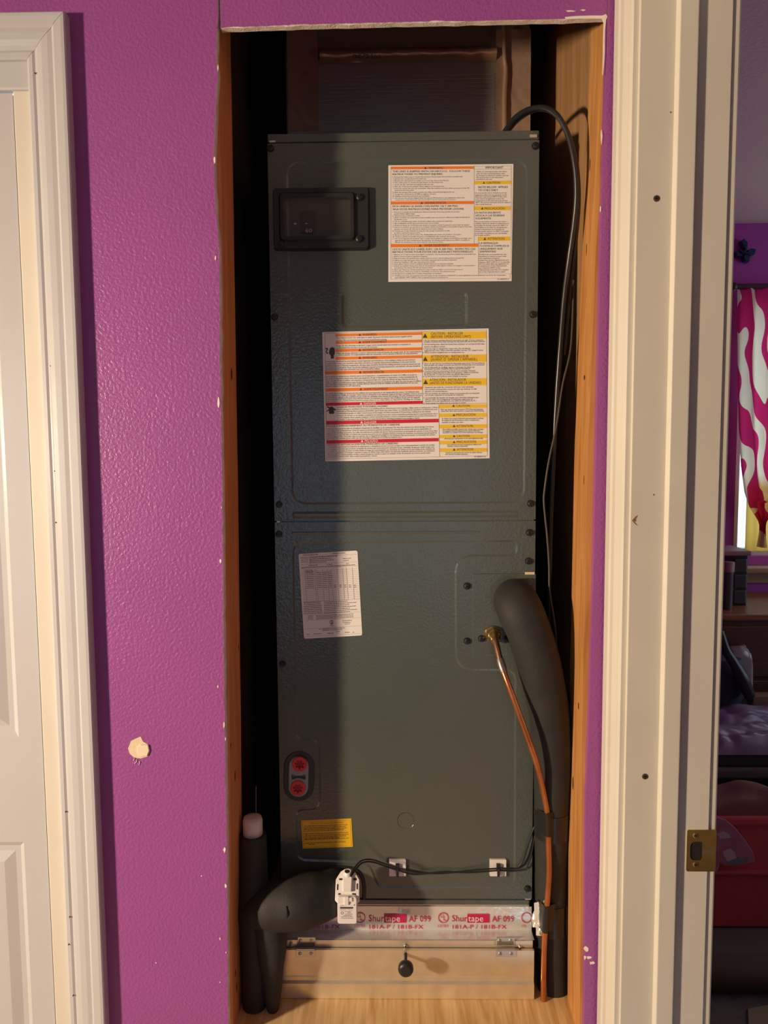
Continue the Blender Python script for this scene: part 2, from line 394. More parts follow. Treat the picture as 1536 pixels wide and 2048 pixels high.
# torn paper and paint chips along the cut
def flake(pts, name='paint_chip', m=PAPER, lift=0.0007):
    mb = MB(); q = [P(a, b, -lift) for a, b in pts]; mb.prism([(p.x, p.z) for p in q], -lift, 0.0004)
    return mb.build(name, m, wall_front, fix=True)
for px, py, w_, h_ in ((436, 135, 2, 10), (429, 320, 4, 12), (431, 516, 3, 8), (437, 805, 5, 22), (443, 1015, 2, 5), (441, 1122, 4, 8), (436, 1373, 3, 6), (448, 1450, 3, 12), (451, 1478, 2, 6), (449, 1700, 5, 10), (451, 1772, 5, 8), (440, 1878, 3, 5), (452, 1905, 2, 4), (440, 1965, 2, 3), (312, 1926, 3, 2), (403, 1752, 3, 3)):
    w_ *= 0.55; h_ *= 0.6; rr = random.Random(px * py); flake([(px + w_ * math.cos(a) * rr.uniform(0.5, 1.1), py + h_ * math.sin(a) * rr.uniform(0.6, 1.1)) for a in [k * math.pi / 4 for k in range(8)]])
for px, py, w_, h_ in ((1172, 1898, 6, 7), (1177, 1915, 7, 5), (1184, 1926, 6, 5), (1170, 1916, 4, 4), (1201, 418, 2, 6), (1203, 272, 2, 16), (1140, 22, 12, 2), (1166, 20, 8, 2)):
    rr = random.Random(px * py + 1); flake([(px + w_ * math.cos(a) * rr.uniform(0.4, 1.1), py + h_ * math.sin(a) * rr.uniform(0.4, 1.1)) for a in [k * math.pi / 4 for k in range(8)]])
# bright torn paper edge: top right corner of the cut
mb = MB(); edge = [(1130, 34), (1150, 32), (1180, 31), (1205, 31), (1212, 28), (1215, 33), (1212, 40), (1210, 60), (1209.5, 82), (1209.5, 105), (1208, 130), (1206, 150), (1205, 150), (1206, 120), (1206.5, 80), (1207.5, 45), (1204, 37), (1160, 37), (1132, 38)]
q = [P(a, b, -0.0006) for a, b in edge]; mb.prism([(p.x, p.z) for p in q], -0.0006, 0.0008); mb.build('torn_paper_edge', PAPER, wall_front)
# patch of bare plaster with a broken wall anchor
mb = MB(); pl = [(256, 1497), (262, 1482), (270, 1478), (281, 1473), (286, 1483), (297, 1490), (300, 1502), (295, 1513), (281, 1517), (268, 1515), (259, 1507)]
q = [P(a, b, -0.0005) for a, b in pl]; mb.prism([(p.x, p.z) for p in q], -0.0005, 0.0005)
patch = mb.build('bare_plaster_patch', mat('plaster', (0.74, 0.62, 0.42), rough=0.9, bump=0.3, bscale=200), wall_front)
mb = MB(); q = [P(a, b, -0.0030) for a, b in [(281, 1490), (296, 1490), (298, 1502), (294, 1512), (280, 1514), (274, 1506), (275, 1494)]]
mb.prism([(p.x, p.z) for p in q], -0.0030, 0.0002); mb.build('broken_anchor', mat('plaster_plug', (0.80, 0.70, 0.50), rough=0.8), patch, bevel=0.0008)
mb = MB()
for a, b, c in ((268, 1516, 3), (273, 1519, 4), (279, 1522, 5), (270, 1524, 2)):
    mb.tube([P(a, b, -0.0006), P(a + 1, b + c * 0.6, -0.001), P(a - 1, b + c * 1.6, -0.0007)], 0.0005, 5)
mb.build('peeled_paint', PAPER, patch)

# closet interior
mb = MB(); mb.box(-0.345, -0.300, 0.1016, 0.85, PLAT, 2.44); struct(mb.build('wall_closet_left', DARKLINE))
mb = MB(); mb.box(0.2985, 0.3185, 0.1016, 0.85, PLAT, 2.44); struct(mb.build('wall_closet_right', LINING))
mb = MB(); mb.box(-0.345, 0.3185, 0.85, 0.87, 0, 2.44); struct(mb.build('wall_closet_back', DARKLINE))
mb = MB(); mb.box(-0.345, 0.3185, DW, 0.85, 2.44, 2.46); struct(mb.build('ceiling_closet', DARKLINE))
def stud(name, tab, side, label):
    mb = MB(); n = 60; rings = []
    for i in range(n + 1):
        z = 0.0 + 2.44 * i / n; x = interp(tab, z) + 0.0004 * noise.noise(Vector((z * 12, side, 0)))
        xo = x + side * 0.038
        rings.append([(x, DW + 0.0002, z), (x, 0.1016, z), (xo, 0.1016, z), (xo, DW + 0.0002, z)])
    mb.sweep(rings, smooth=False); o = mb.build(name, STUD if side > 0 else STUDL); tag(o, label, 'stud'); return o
sl = stud('framing_stud', [(0.5, -0.2900), (1.0, -0.2825), (1.4, -0.2782), (1.65, -0.2763), (2.05, -0.2735), (2.4, -0.273)], -1, 'reddish wooden framing stud in shade on the left of the opening')
sr_ = stud('framing_stud', [(0.5, 0.2815), (1.07, 0.2775), (1.49, 0.2800), (1.80, 0.2878), (2.1, 0.2960), (2.4, 0.298)], 1, 'orange lit wooden framing stud on the right of the opening')
def knot(par, px, py, x, rw, rh):
    mb = MB(); c = PX(px, py, x); s_ = 1 if x < 0 else -1
    ring0 = [(x + s_ * 0.0002, c.y + rw * math.cos(a), c.z + rh * math.sin(a)) for a in [k * math.pi / 5 for k in range(10)]]
    mb.add(ring0, [tuple(range(10))]); return mb.build('knot', mat('wood_knot', (0.07, 0.022, 0.008), rough=0.6), par)
for px, py, rw, rh in ((463, 748, 0.006, 0.010), (461, 1480, 0.004, 0.016), (470, 1552, 0.004, 0.010), (477, 1294, 0.003, 0.005), (471, 1945, 0.004, 0.007), (473, 1975, 0.004, 0.008)):
    knot(sl, px, py, interp([(0.5, -0.2900), (1.0, -0.2825), (1.4, -0.2782), (1.65, -0.2763), (2.05, -0.2735)], P(px, py, 0.06).z) , rw, rh)
for px, py, rw, rh in ((1169, 755, 0.005, 0.004), (1180, 330, 0.002, 0.010), (1173, 500, 0.002, 0.010), (1168, 960, 0.002, 0.008), (1157, 1412, 0.003, 0.006), (1146, 1566, 0.004, 0.012)):
    knot(sr_, px, py, interp([(0.5, 0.2815), (1.07, 0.2775), (1.49, 0.2800), (1.80, 0.2878), (2.1, 0.2960)], P(px, py, 0.06).z), rw, rh)
mb = MB(); a, b = PX(1166, 698, 0.2862), PX(1182, 664, 0.2875)
mb.tube([a + Vector((-0.0003, 0, 0)), b + Vector((-0.0003, 0, 0))], 0.0012, 6); mb.build('pale_splinter', PAPER, sr_)
# plywood platform
mb = MB(); mb.box(-0.30, 0.2985, -0.0, 0.85, PLAT - 0.019, PLAT)
for o in [mb.build('plywood_platform', PLY)]: tag(o, 'bare plywood platform under the green air handler', 'platform')
mb = MB(); mb.box(-0.28, 0.28, 0.0005, 0.03, 0.40, PLAT - 0.019); struct(mb.build('trim_1', STUD))
bmp = MB(); p = PZ(1113, 1993, PLAT)
bmp.add([p + Vector((-0.003, 0, 0)), p + Vector((0.004, 0.002, 0)), p + Vector((0.001, -0.004, 0)), p + Vector((0, 0, 0.004))], [(0, 1, 3), (1, 2, 3), (2, 0, 3), (0, 2, 1)])
tag(bmp.build('drywall_crumb', PAPER), 'tiny white drywall crumb on the plywood by the black pipe', 'debris')

# hall shell
mb = MB(); mb.box(-4.6, 0.319, BACK, 0.0, -0.05, 0); mb.box(0.319, 1.5, BACK, -2.05, -0.05, 0); struct(mb.build('floor', FLOORM))
mb = MB(); mb.box(-4.6, 0.319, BACK, 0.0, 2.44, 2.49); mb.box(0.319, 1.5, BACK, -2.05, 2.44, 2.49); struct(mb.build('ceiling', CEILM))
mb = MB(); mb.box(-4.65, -4.6, BACK, 0.0, 0, 2.44); struct(mb.build('wall_left', BEIGE))
mb = MB()
xs = [-4.6] + [e for ab in WINB for e in ab]
for i in (0, 2, 4): mb.box(xs[i], xs[i + 1], BACK - 0.1, BACK, 0, 2.44)
mb.box(xs[6], 1.5, BACK - 0.1, BACK, 0, 2.44)
for i in (1, 3, 5): mb.box(xs[i], xs[i + 1], BACK - 0.1, BACK, 0, 0.15); mb.box(xs[i], xs[i + 1], BACK - 0.1, BACK, 2.25, 2.44)
struct(mb.build('wall_back', BEIGE))
for wi, (a, b) in enumerate(WINB):           # added hall windows; pane tints dim the daylight, most in the wide left one
    wn = empty('window_%d' % (wi + 3), ((a + b) / 2, BACK - 0.05, 0.15), kind='structure')
    mb = MB(); mb.box(a, a + 0.03, BACK - 0.08, BACK - 0.04, 0.15, 2.25); mb.box(b - 0.03, b, BACK - 0.08, BACK - 0.04, 0.15, 2.25); mb.box(a + 0.03, b - 0.03, BACK - 0.08, BACK - 0.04, 0.15, 0.18); mb.box(a + 0.03, b - 0.03, BACK - 0.08, BACK - 0.04, 2.22, 2.25); mb.build('window_frame', TRIM, wn)
    mb = MB(); mb.quad((a + 0.03, BACK - 0.06, 0.18), (b - 0.03, BACK - 0.06, 0.18), (b - 0.03, BACK - 0.06, 2.22), (a + 0.03, BACK - 0.06, 2.22)); mb.build('pane', clear('dimmed_wide_glazing', (0.42, 0.45, 0.50, 1), 0.05, 0.02) if wi == 0 else clear('dimmed_narrow_glazing', (0.72, 0.80, 0.86, 1), 0.05, 0.02), wn)
mb = MB(); mb.box(1.5, 1.55, BACK, -2.05, 0, 2.44); mb.box(0.444, 1.5, -2.10, -2.05, 0, 2.44); struct(mb.build('wall_corner', BEIGE))
# right wall with the bedroom doorway (doorway from y=-0.078 to y=-0.85)
RWX, JY, RWB = 0.319, -0.078, 0.444
mb = MB(); mb.box(RWX, RWB, JY + 0.019, 0.87, 0, 2.44); mb.box(RWX, RWB, -2.1, -0.87, 0, 2.44); mb.box(RWX, RWB, -0.87, JY + 0.019, 2.155, 2.44)
struct(mb.build('wall_right', PURPLE))

# doorway frame to the bedroom
door2 = empty('door_2', (0.38, -0.46, 0), kind='structure')
mb = MB(); mb.box(RWX, RWB, JY, JY + 0.019, 0, 2.155); mb.box(RWX, RWB, -0.87, -0.85, 0, 2.155); mb.box(RWX, RWB, -0.85, JY, 2.135, 2.155)
jamb = mb.build('jamb', TRIM, door2, bevel=0.0012)
mb = MB()
sx0, sx1 = 0.3655, 0.3955
pr = round_poly([(sx0, 0.0), (sx0 + 0.005, -0.0078), (sx1, -0.0082), (sx1, 0.0)], 0.002, 3)
mb.sweep([[(x, JY + y, z) for x, y in pr] for z in (0, 2.1025)], smooth=False)
mb.box(sx0, sx1, -0.85, -0.839, 0, 2.135)
mb.build('door_stop', TRIM, door2)
def casing_profile(wd, th): return [(0, 0), (0, th * 0.45), (wd * 0.06, th * 0.62), (wd * 0.13, th * 0.52), (wd * 0.20, th * 0.60), (wd * 0.36, th * 0.86), (wd * 0.50, th * 0.90), (wd * 0.60, th * 0.84), (wd * 0.66, th * 0.98), (wd * 0.95, th), (wd, th * 0.9), (wd, 0)]
cw, ct = 0.0665, 0.0165
prof = casing_profile(cw, ct)      # u from the doorway outwards, t away from the wall
def casing_frame(mp, u_in, z_top, prof):   # left leg + head + right leg swept with mitres; mp(u,t,z)->point
    pass
mb = MB()
y_in = JY + 0.004
mb.sweep([[(RWX - t, y_in + u, 0) for u, t in prof], [(RWX - t, y_in + u, 2.139 + u) for u, t in prof]], smooth=False)
mb.build('casing', TRIM, door2)
mb = MB()
mb.sweep([[(RWX - t, y_in + u, 2.1395 + u) for u, t in prof], [(RWX - t, -0.854 - u, 2.1395 + u) for u, t in prof]], smooth=False)
mb.build('casing_head', TRIM, door2)
mb = MB(); mb.sweep([[(RWX - t, -0.854 - u, 0) for u, t in prof], [(RWX - t, -0.854 - u, 2.139 + u) for u, t in prof]], smooth=False); mb.build('casing', TRIM, door2)
mb = MB(); mb.box(RWB + 0.0006, RWB + 0.0125, JY + 0.003, JY + 0.06, 0, 2.2); mb.build('casing', TRIM, door2, bevel=0.003)
# strike plate with latch hole
c0 = P(1372, 1659, JY); c1 = P(1430, 1742, JY)
zt, zb = c0.z, c1.z; xa, xb = 0.4115, 0.4545
plate = MB(); outer = rrect(xa, xb, zb, zt, 0.003, 3); hx, hz = P(1390, 1700, JY).x, (zt + zb) / 2 - 0.0005
hole = round_poly([(hx - 0.0075, hz - 0.0145, 0.009), (hx + 0.0105, hz - 0.0145, 0.004), (hx + 0.0105, hz + 0.0145, 0.004), (hx - 0.0075, hz + 0.0145, 0.009)], 0.006, 5)
fill_region(plate, outer, [hole], JY - 0.0016); ring_wall(plate, outer, JY - 0.0016, outer, JY - 0.0001); ring_wall(plate, hole, JY - 0.0016, hole, JY + 0.0)
sp_ = plate.build('strike_plate', BRASSP, door2); tag(sp_, 'worn brass strike plate')
hb = MB(); fill_region(hb, hole, [], JY - 0.0004); hb.build('latch_hole', mat('dark_hole', (0.012, 0.008, 0.005), rough=0.9), sp_)
for py in (1671, 1729):
    mbs = MB(); p = P(1391, py, JY - 0.0016); mbs.lathe(p, (0, -1, 0), [(0, 0.0040), (0.0006, 0.0038), (0.001, 0.0030)], 12, smooth=False)
    for d in ((1, 0), (0, 1)): mbs.box(p.x - (0.0022 if d[0] else 0.0006), p.x + (0.0022 if d[0] else 0.0006), p.y - 0.0013, p.y - 0.0009, p.z - (0.0022 if d[1] else 0.0006), p.z + (0.0022 if d[1] else 0.0006), 1)
    mbs.build('screw', [BRASSP, BLACKP], sp_)
scr = MB(); a = P(1418, 1704, JY - 0.0018); scr.box(a.x - 0.010, xb - 0.001, JY - 0.0018, JY - 0.0016, a.z - 0.0035, a.z + 0.003); scr.build('wear_mark', mat('brass_wear', (0.25, 0.18, 0.09), rough=0.5, metal=0.6), sp_)
for px, py in ((1313, 397), (1290, 1553)):
    mbs = MB(); p = P(px, py, JY); mbs.lathe(p, (0, -1, 0), [(0, 0.0046), (0.0007, 0.0042), (0.0008, 0.0020)], 12, smooth=False)
    for d in ((1, 0), (0, 1)): mbs.box(p.x - (0.003 if d[0] else 0.0006), p.x + (0.003 if d[0] else 0.0006), p.y - 0.0011, p.y - 0.0007, p.z - (0.003 if d[1] else 0.0006), p.z + (0.003 if d[1] else 0.0006), 1)
    mbs.build('screw', [mat('old_screw', (0.16, 0.11, 0.06), rough=0.5, metal=0.6), BLACKP], door2)
st_ = MB()
for a in ([(1264, 1041), (1270, 1034), (1276, 1030), (1273, 1036), (1267, 1041), (1271, 1046), (1276, 1052), (1270, 1048)], [(1268, 1039), (1272, 1038), (1272, 1043), (1268, 1043)], [(1306, 988), (1309, 988), (1309, 991), (1306, 991)], [(1340, 223), (1343, 223), (1343, 226), (1340, 226)]):
    st_.add([P(x, y, JY - 0.0003) for x, y in a], [tuple(range(len(a)))])
st_.build('brown_scuff', mat('brown_stain', (0.30, 0.14, 0.05), rough=0.7), jamb)

# left door with casing
door1 = empty('door_1', (-0.75, -0.01, 0), kind='structure')
lcw, lct = 0.0615, 0.019
lprof = [(0, 0), (0, lct * 0.42), (lcw * 0.05, lct * 0.55), (lcw * 0.14, lct * 0.58), (lcw * 0.20, lct * 0.50), (lcw * 0.28, lct * 0.66), (lcw * 0.40, lct * 0.80), (lcw * 0.55, lct * 0.84), (lcw * 0.66, lct * 0.80), (lcw * 0.72, lct * 0.95), (lcw * 0.90, lct), (lcw * 0.97, lct * 0.97), (lcw, lct * 0.88), (lcw, 0)]
XI = -0.5495                      # inner edge of the casing, outer edge at XI + lcw
ZI = 2.066
mb = MB(); mb.sweep([[(XI + u, -t, 0) for u, t in lprof], [(XI + u, -t, ZI + u - 0.0004) for u, t in lprof]], smooth=False); mb.build('casing', DOORW, door1)
mb = MB(); mb.sweep([[(XI + u, -t, ZI + u + 0.0004) for u, t in lprof], [(-1.10, -t, ZI + u + 0.0004) for u, t in lprof]], smooth=False); mb.build('casing_head', DOORW, door1)
mb = MB(); mb.box(XI - 0.026, XI + 0.004, -0.0030, 0.012, 0, ZI - 0.0402); mb.build('jamb', TRIM, door1, bevel=0.002)
mb = MB(); mb.box(-1.0, XI + 0.004, -0.0030, 0.012, ZI - 0.040, ZI + 0.002); mb.build('head_jamb', DOORW, door1, bevel=0.004)
slab = MB(); x0, x1 = -0.945, XI - 0.0275; zt = ZI - 0.043
pz = [(P(30, 1475, 0).z, P(20, 215, 0).z), (0.20, P(40, 1684, 0).z)]
holes = []; fr = (x0, x1, 0.01, zt)
px1 = P(43, 1686, 0).x + 0.004; px0 = x0 + 0.05
for a, b in pz: holes.append([(px0, a), (px1, a), (px1, b), (px0, b)])
fill_region(slab, [(x0, 0.01), (x1, 0.01), (x1, zt), (x0, zt)], holes, 0.0)
for h in holes: ring_wall(slab, h, 0.0, inset(h, 0.012), 0.006)
slab.box(x0, x1, 0.0062, 0.035, 0.01, zt)
slab.build('door_slab', DOORW, door1)
for h in holes:
    pm = MB(); a = inset(h, 0.012); b = inset(h, 0.024); c = inset(h, 0.048); fill_region(pm, a, [b], 0.006); ring_wall(pm, b, 0.006, c, 0.0015); fill_region(pm, c, [], 0.0015)
    pm.build('door_panel', DOORW, door1)
nm = MB()
for px, py in ((102, 732), (110, 942), (112, 1045), (132, 1623), (140, 1833), (138, 1888), (147, 1990), (71, 147)):
    p = P(px, py, -0.0105); nm.lathe(p, (0, -1, 0), [(0, 0.0011), (0.0022, 0.0009)], 6)
nm.build('nail_hole', BLACKP, door1)

# ================================================================== AIR HANDLER
HW = 0.22225
ZT, ZS, ZB = P(800, 284, U).z, P(800, 1041.5, U).z, P(800, 1797, U).z
ZTOP = P(800, 264, U).z
ah = empty('air_handler', (0, U + 0.28, ZB), 'tall dark green air handler cabinet covered in warning stickers', 'air handler')
mb = MB(); mb.box(-HW + 0.001, HW - 0.001, U + 0.006, U + 0.555, ZB - 0.012, ZTOP); cab = mb.build('cabinet', UNIT, ah, bevel=0.002)
mb = MB(); mb.box(-HW, HW, U + 0.003, U + 0.02, ZT + 0.003, ZTOP + 0.001); mb.build('top_rail', UNIT, ah, bevel=0.001)
mb = MB(); mb.box(-HW + 0.004, HW - 0.004, U + 0.002, U + 0.02, ZB - 0.013, ZB - 0.004); mb.build('bottom_rail', UNIT, ah, bevel=0.001)
D1 = 0.0014
def XZ(pts): return [(lambda p: (p.x, p.z) + ((q[2],) if len(q) > 2 else ()))(P(q[0], q[1], U)) for q in pts]
# upper panel
up = MB(); out = [(-HW, ZS + 0.001), (HW, ZS + 0.001), (HW, ZT), (-HW, ZT)]
rec = round_poly(XZ([(572, 322), (1044, 316), (1041, 1008), (579, 1010)]), 0.026, 7)
rec = rrect(-0.1925, 0.2045 - 0.0005, P(800, 1008, U).z, P(800, 319, U).z, 0.027, 7)
blank = rrect(P(682, 620, U).x, P(936, 620, U).x, P(800, 655, U).z, P(800, 583, U).z, 0.010, 5)
rib = rrect(P(585, 1029, U).x, P(1037, 1029, U).x, P(800, 1036, U).z, P(800, 1022, U).z, 0.004, 3)
def mesa(mb, lp, y_out, y_in, wd=0.0035):
    q = inset(lp, wd); ring_wall(mb, lp, y_out, q, y_in); return q
fill_region(up, out, [rec, rib], U); r2 = mesa(up, rec, U, U + D1); fill_region(up, r2, [blank], U + D1)
b2 = mesa(up, blank, U + D1, U + 2.4 * D1, 0.005); fill_region(up, b2, [], U + 2.4 * D1)
q2 = mesa(up, rib, U, U - 0.0012, 0.004); fill_region(up, q2, [], U - 0.0012)
ring_wall(up, out, U, out, U + 0.006)
upo = up.build('upper_panel', UNIT, ah, fix=False)
# lower panel
lp = MB(); out = [(-HW, ZB), (-HW + 0.0, ZB), (HW, ZB), (HW, ZS - 0.0015), (-HW, ZS - 0.0015)][1:]
nx = P(728, 1790, U).x; nz = P(700, 1736, U).z
out = round_poly([(P(634, 1790, U).x, ZB, 0), (P(634, 1790, U).x, nz, 0.018), (nx, nz, 0.034), (nx, ZB, 0.0), (HW, ZB, 0.0), (HW, ZS - 0.0015, 0), (-HW, ZS - 0.0015, 0), (-HW, ZB, 0)], 0.0, 6)
rec = round_poly(XZ([(584, 1084, 0.022), (1036, 1080, 0.013), (1035, 1113, 0.013), (913, 1113, 0.03), (914, 1338, 0.03), (1033, 1338, 0.022), (1031, 1777, 0.022), (756, 1777, 0.02), (736, 1727, 0.025), (592, 1722, 0.02), (591, 1618, 0.016), (638, 1618, 0.020), (637, 1480, 0.020), (590, 1480, 0.016)]), 0.02, 6)
rib = rrect(P(583, 1066, U).x, P(960, 1066, U).x, P(800, 1068, U).z, P(800, 1062, U).z, 0.0022, 3)
ko = [(P(812, 1642, U).x + 0.0155 * math.cos(a), P(812, 1642, U).z + 0.0155 * math.sin(a)) for a in [k * math.pi / 12 for k in range(24)]]
fill_region(lp, out, [rec, rib], U); r2 = mesa(lp, rec, U, U + D1); fill_region(lp, r2, [ko], U + D1)
k2 = mesa(lp, ko, U + D1, U + D1 + 0.0007, 0.0012); fill_region(lp, k2, [], U + D1 + 0.0001)
q2 = mesa(lp, rib, U, U - 0.0008, 0.002); fill_region(lp, q2, [], U - 0.0008)
ring_wall(lp, out, U, out, U + 0.006)
lpo = lp.build('lower_panel', UNIT, ah, fix=False)
# edge trim around the drain notch
mb = MB(); path = [(P(636, 1794, U).x, U, ZB), (P(636, 1760, U).x, U, nz - 0.02), (P(650, 1738, U).x, U, nz - 0.001), (P(700, 1736, U).x, U, nz), (P(720, 1746, U).x, U, nz - 0.010), (nx, U, nz - 0.030), (nx, U, ZB)]
mb.tube(smooth_path(path), 0.0035, 8); mb.build('notch_gasket', BLACKP, ah)
mb = MB(); mb.box(-0.24 + 0.1, nx, U + 0.03, U + 0.034, ZB - 0.002, nz + 0.02); mb.build('drain_pan_face', mat('drain_pan_black', (0.02, 0.02, 0.02), rough=0.5), ah)
for px, py in ((541, 297), (1071, 292), (549, 634), (1066, 629), (558, 1009), (1061, 1007), (558, 1068), (1059, 1065), (1057, 1122), (565, 1328), (1055, 1777), (934, 1172), (934, 1282)):
    screw(ah, px, py, U)
# bright metal slivers at the panel corners
for px, py, w_, h_ in ((545, 283, 12, 3.5), (1067, 272, 14, 6), (557, 1044, 6, 3), (1056, 1797, 12, 4)):
    mb = MB(); a = P(px - w_ / 2, py + h_ / 2, U + 0.001); b = P(px + w_ / 2, py - h_ / 2, U + 0.001); mb.box(a.x, b.x, U + 0.001 - 0.0006, U + 0.004, a.z, b.z); mb.build('metal_tab_or_lit_gap', GALV, ah)
# breaker window
bz = MB(); xA, xB, zA, zB_ = P(546, 440, U).x, P(740, 440, U).x, P(640, 502, U).z, P(640, 375, U).z
hx0, hx1, hz0, hz1 = P(569, 440, U).x, P(702, 440, U).x, P(640, 476, U).z, P(640, 400, U).z
outl = rrect(xA, xB, zA, zB_, 0.007, 4); hol = rrect(hx0, hx1, hz0, hz1, 0.006, 4)
fo = inset(outl, 0.003); mid = rrect(hx0 - 0.008, hx1 + 0.008, hz0 - 0.008, hz1 + 0.010, 0.009, 4); mid2 = inset(mid, 0.003)
ring_wall(bz, outl, U + D1, fo, U - 0.008); fill_region(bz, fo, [mid], U - 0.008); ring_wall(bz, mid, U - 0.008, mid2, U - 0.013); fill_region(bz, mid2, [hol], U - 0.013); ring_wall(bz, hol, U - 0.013, hol, U + 0.004)
bzo = bz.build('breaker_window', BLACKP, ah); tag(bzo, 'black framed clear breaker window')
mb = MB(); fill_region(mb, inset(hol, -0.001), [], U - 0.0115); mb.build('pane', clear('clear_plastic', (0.8, 0.78, 0.74, 1), 0.16, 0.10), bzo)
mb = MB(); mb.box(hx0, hx1, U + 0.0042, U + 0.006, hz0, hz1); mb.build('breaker_face', mat('breaker_grey', (0.50, 0.42, 0.34), rough=0.4), bzo)
mb = MB(); a = P(604, 470, U); mb.box(a.x - 0.002, a.x + 0.022, U - 0.004, U + 0.0042, a.z + 0.002, a.z + 0.038); mb.build('breaker_toggle', mat('breaker_black', (0.03, 0.028, 0.025), rough=0.35), bzo, bevel=0.0015)
pr_ = Print(U - 0.0045); pr_.t('60', 611, 465, 8, 13); pr_.rect(588, 446, 593, 449); pr_.rect(610, 446, 615, 448); pr_.build('lettering', WINK, bzo)
for px, py in ((719, 395), (718, 478), (562, 490)): screw(bzo, px, py, U - 0.008, 0.0055)
# coil cover plate
mb = MB(); a = P(944, 1310, U); b = P(1070, 1147, U); mb.box(a.x, HW + 0.001, U - 0.003, U + 0.0005, a.z, b.z); cvp = mb.build('coil_cover_plate', UNIT, ah, bevel=0.0008)
for px, py in ((963, 1277), (1015, 1277)): screw(cvp, px, py, U - 0.003)
mb = MB(); a = P(1050, 1149, U - 0.003); b = P(1069, 1144, U - 0.003); mb.box(a.x, b.x, U - 0.0036, U - 0.002, a.z, b.z); mb.build('metal_tab_or_lit_gap', mat('lit_gap_paint', (0.75, 0.60, 0.40), rough=0.5), cvp)  # strip coloured as the orange-lit gap at the cover plate's top
# drain port plate with red plugs
ctr = P(597.5, 1552, U); tilt = 0.042
def oval(cx, cz, hw, hh, n=14, tl=tilt):
    pts = []
    for s_ in (1, -1):
        for k in range(n + 1):
            a = math.pi * k / n * 1.0 + (0 if s_ > 0 else math.pi); pts.append((hw * math.cos(a), s_ * (hh - hw) + hw * math.sin(a)))
    return [(cx + x * 1 + z * tl, cz + z - x * tl) for x, z in pts]
mb = MB(); o1 = oval(ctr.x + 0.0006, ctr.z, 0.0285, 0.0465); o2 = inset(o1, 0.0025); o3 = oval(ctr.x, ctr.z, 0.0178, 0.0358)
ring_wall(mb, o1, U + D1, o2, U - 0.0015); fill_region(mb, o2, [o3], U - 0.0015); ring_wall(mb, o3, U - 0.0015, o3, U + 0.004); fill_region(mb, o3, [], U + 0.0039)
dpo = mb.build('drain_port', mat('rubber_gasket', (0.030, 0.034, 0.030), rough=0.55), ah)
mb = MB(); g1 = oval(ctr.x, ctr.z, 0.0172, 0.0365); g2 = inset(g1, 0.0015); ring_wall(mb, g1, U + 0.003, g1, U - 0.0035); ring_wall(mb, g1, U - 0.0035, g2, U - 0.0045)
slot = round_poly([(ctr.x - 0.0125, ctr.z - 0.0055, 0.002), (ctr.x - 0.004, ctr.z - 0.0025, 0.004), (ctr.x + 0.004, ctr.z - 0.0025, 0.004), (ctr.x + 0.0125, ctr.z - 0.0055, 0.002), (ctr.x + 0.0125, ctr.z + 0.0055, 0.002), (ctr.x + 0.004, ctr.z + 0.0025, 0.004), (ctr.x - 0.004, ctr.z + 0.0025, 0.004), (ctr.x - 0.0125, ctr.z + 0.0055, 0.002)], 0.002, 3)
fill_region(mb, g2, [slot], U - 0.0045); ring_wall(mb, slot, U - 0.0045, slot, U + 0.002); fill_region(mb, slot, [], U + 0.0019, 1)
mb.build('port_plate', [GREYP, BLACKP], dpo, fix=False)
for px, py in ((599.5, 1527.5), (596, 1575.5)):
    p = P(px, py, U - 0.0045); mb = MB(); R_ = 0.0132
    circ = [(p.x + R_ * math.cos(a), p.z + R_ * math.sin(a)) for a in [k * math.pi / 16 for k in range(32)]]; ci = inset(circ, 0.0012)
    star = [(p.x + (0.0088 if (k // 2) % 2 == 0 else 0.0062) * math.cos(k * math.pi / 14 + 0.1), p.z + (0.0088 if (k // 2) % 2 == 0 else 0.0062) * math.sin(k * math.pi / 14 + 0.1)) for k in range(28)]
    ring_wall(mb, circ, U - 0.0045, circ, U - 0.0070); ring_wall(mb, circ, U - 0.0070, ci, U - 0.0076); fill_region(mb, ci, [star], U - 0.0076); ring_wall(mb, star, U - 0.0076, star, U - 0.004); fill_region(mb, star, [], U - 0.0050, 1)
    mb.build('red_plug', [REDPLUG, REDDARK], dpo, fix=False)

# ---------- stickers
SY = U + D1 - 0.0006
def sticker(name, corners, m, label, yb=U + D1, ys=SY, r=0.0):
    mb = MB(); q = [P(a, b, ys) for a, b in corners]; poly = [(p.x, p.z) for p in q]
    if r: poly = round_poly(poly, r, 4)
    mb.prism(poly, ys, yb + 0.0002); o = mb.build(name, m, ah); o['label'] = label; return o
def band(par, x0, y0, x1, y1, m, slope, y):
    pr2 = Print(y); pr2.rect(x0, y0, x1, y1, slope); return pr2.build('header_band', m, par)
Y1, Y2 = SY - 0.00012, SY - 0.00026
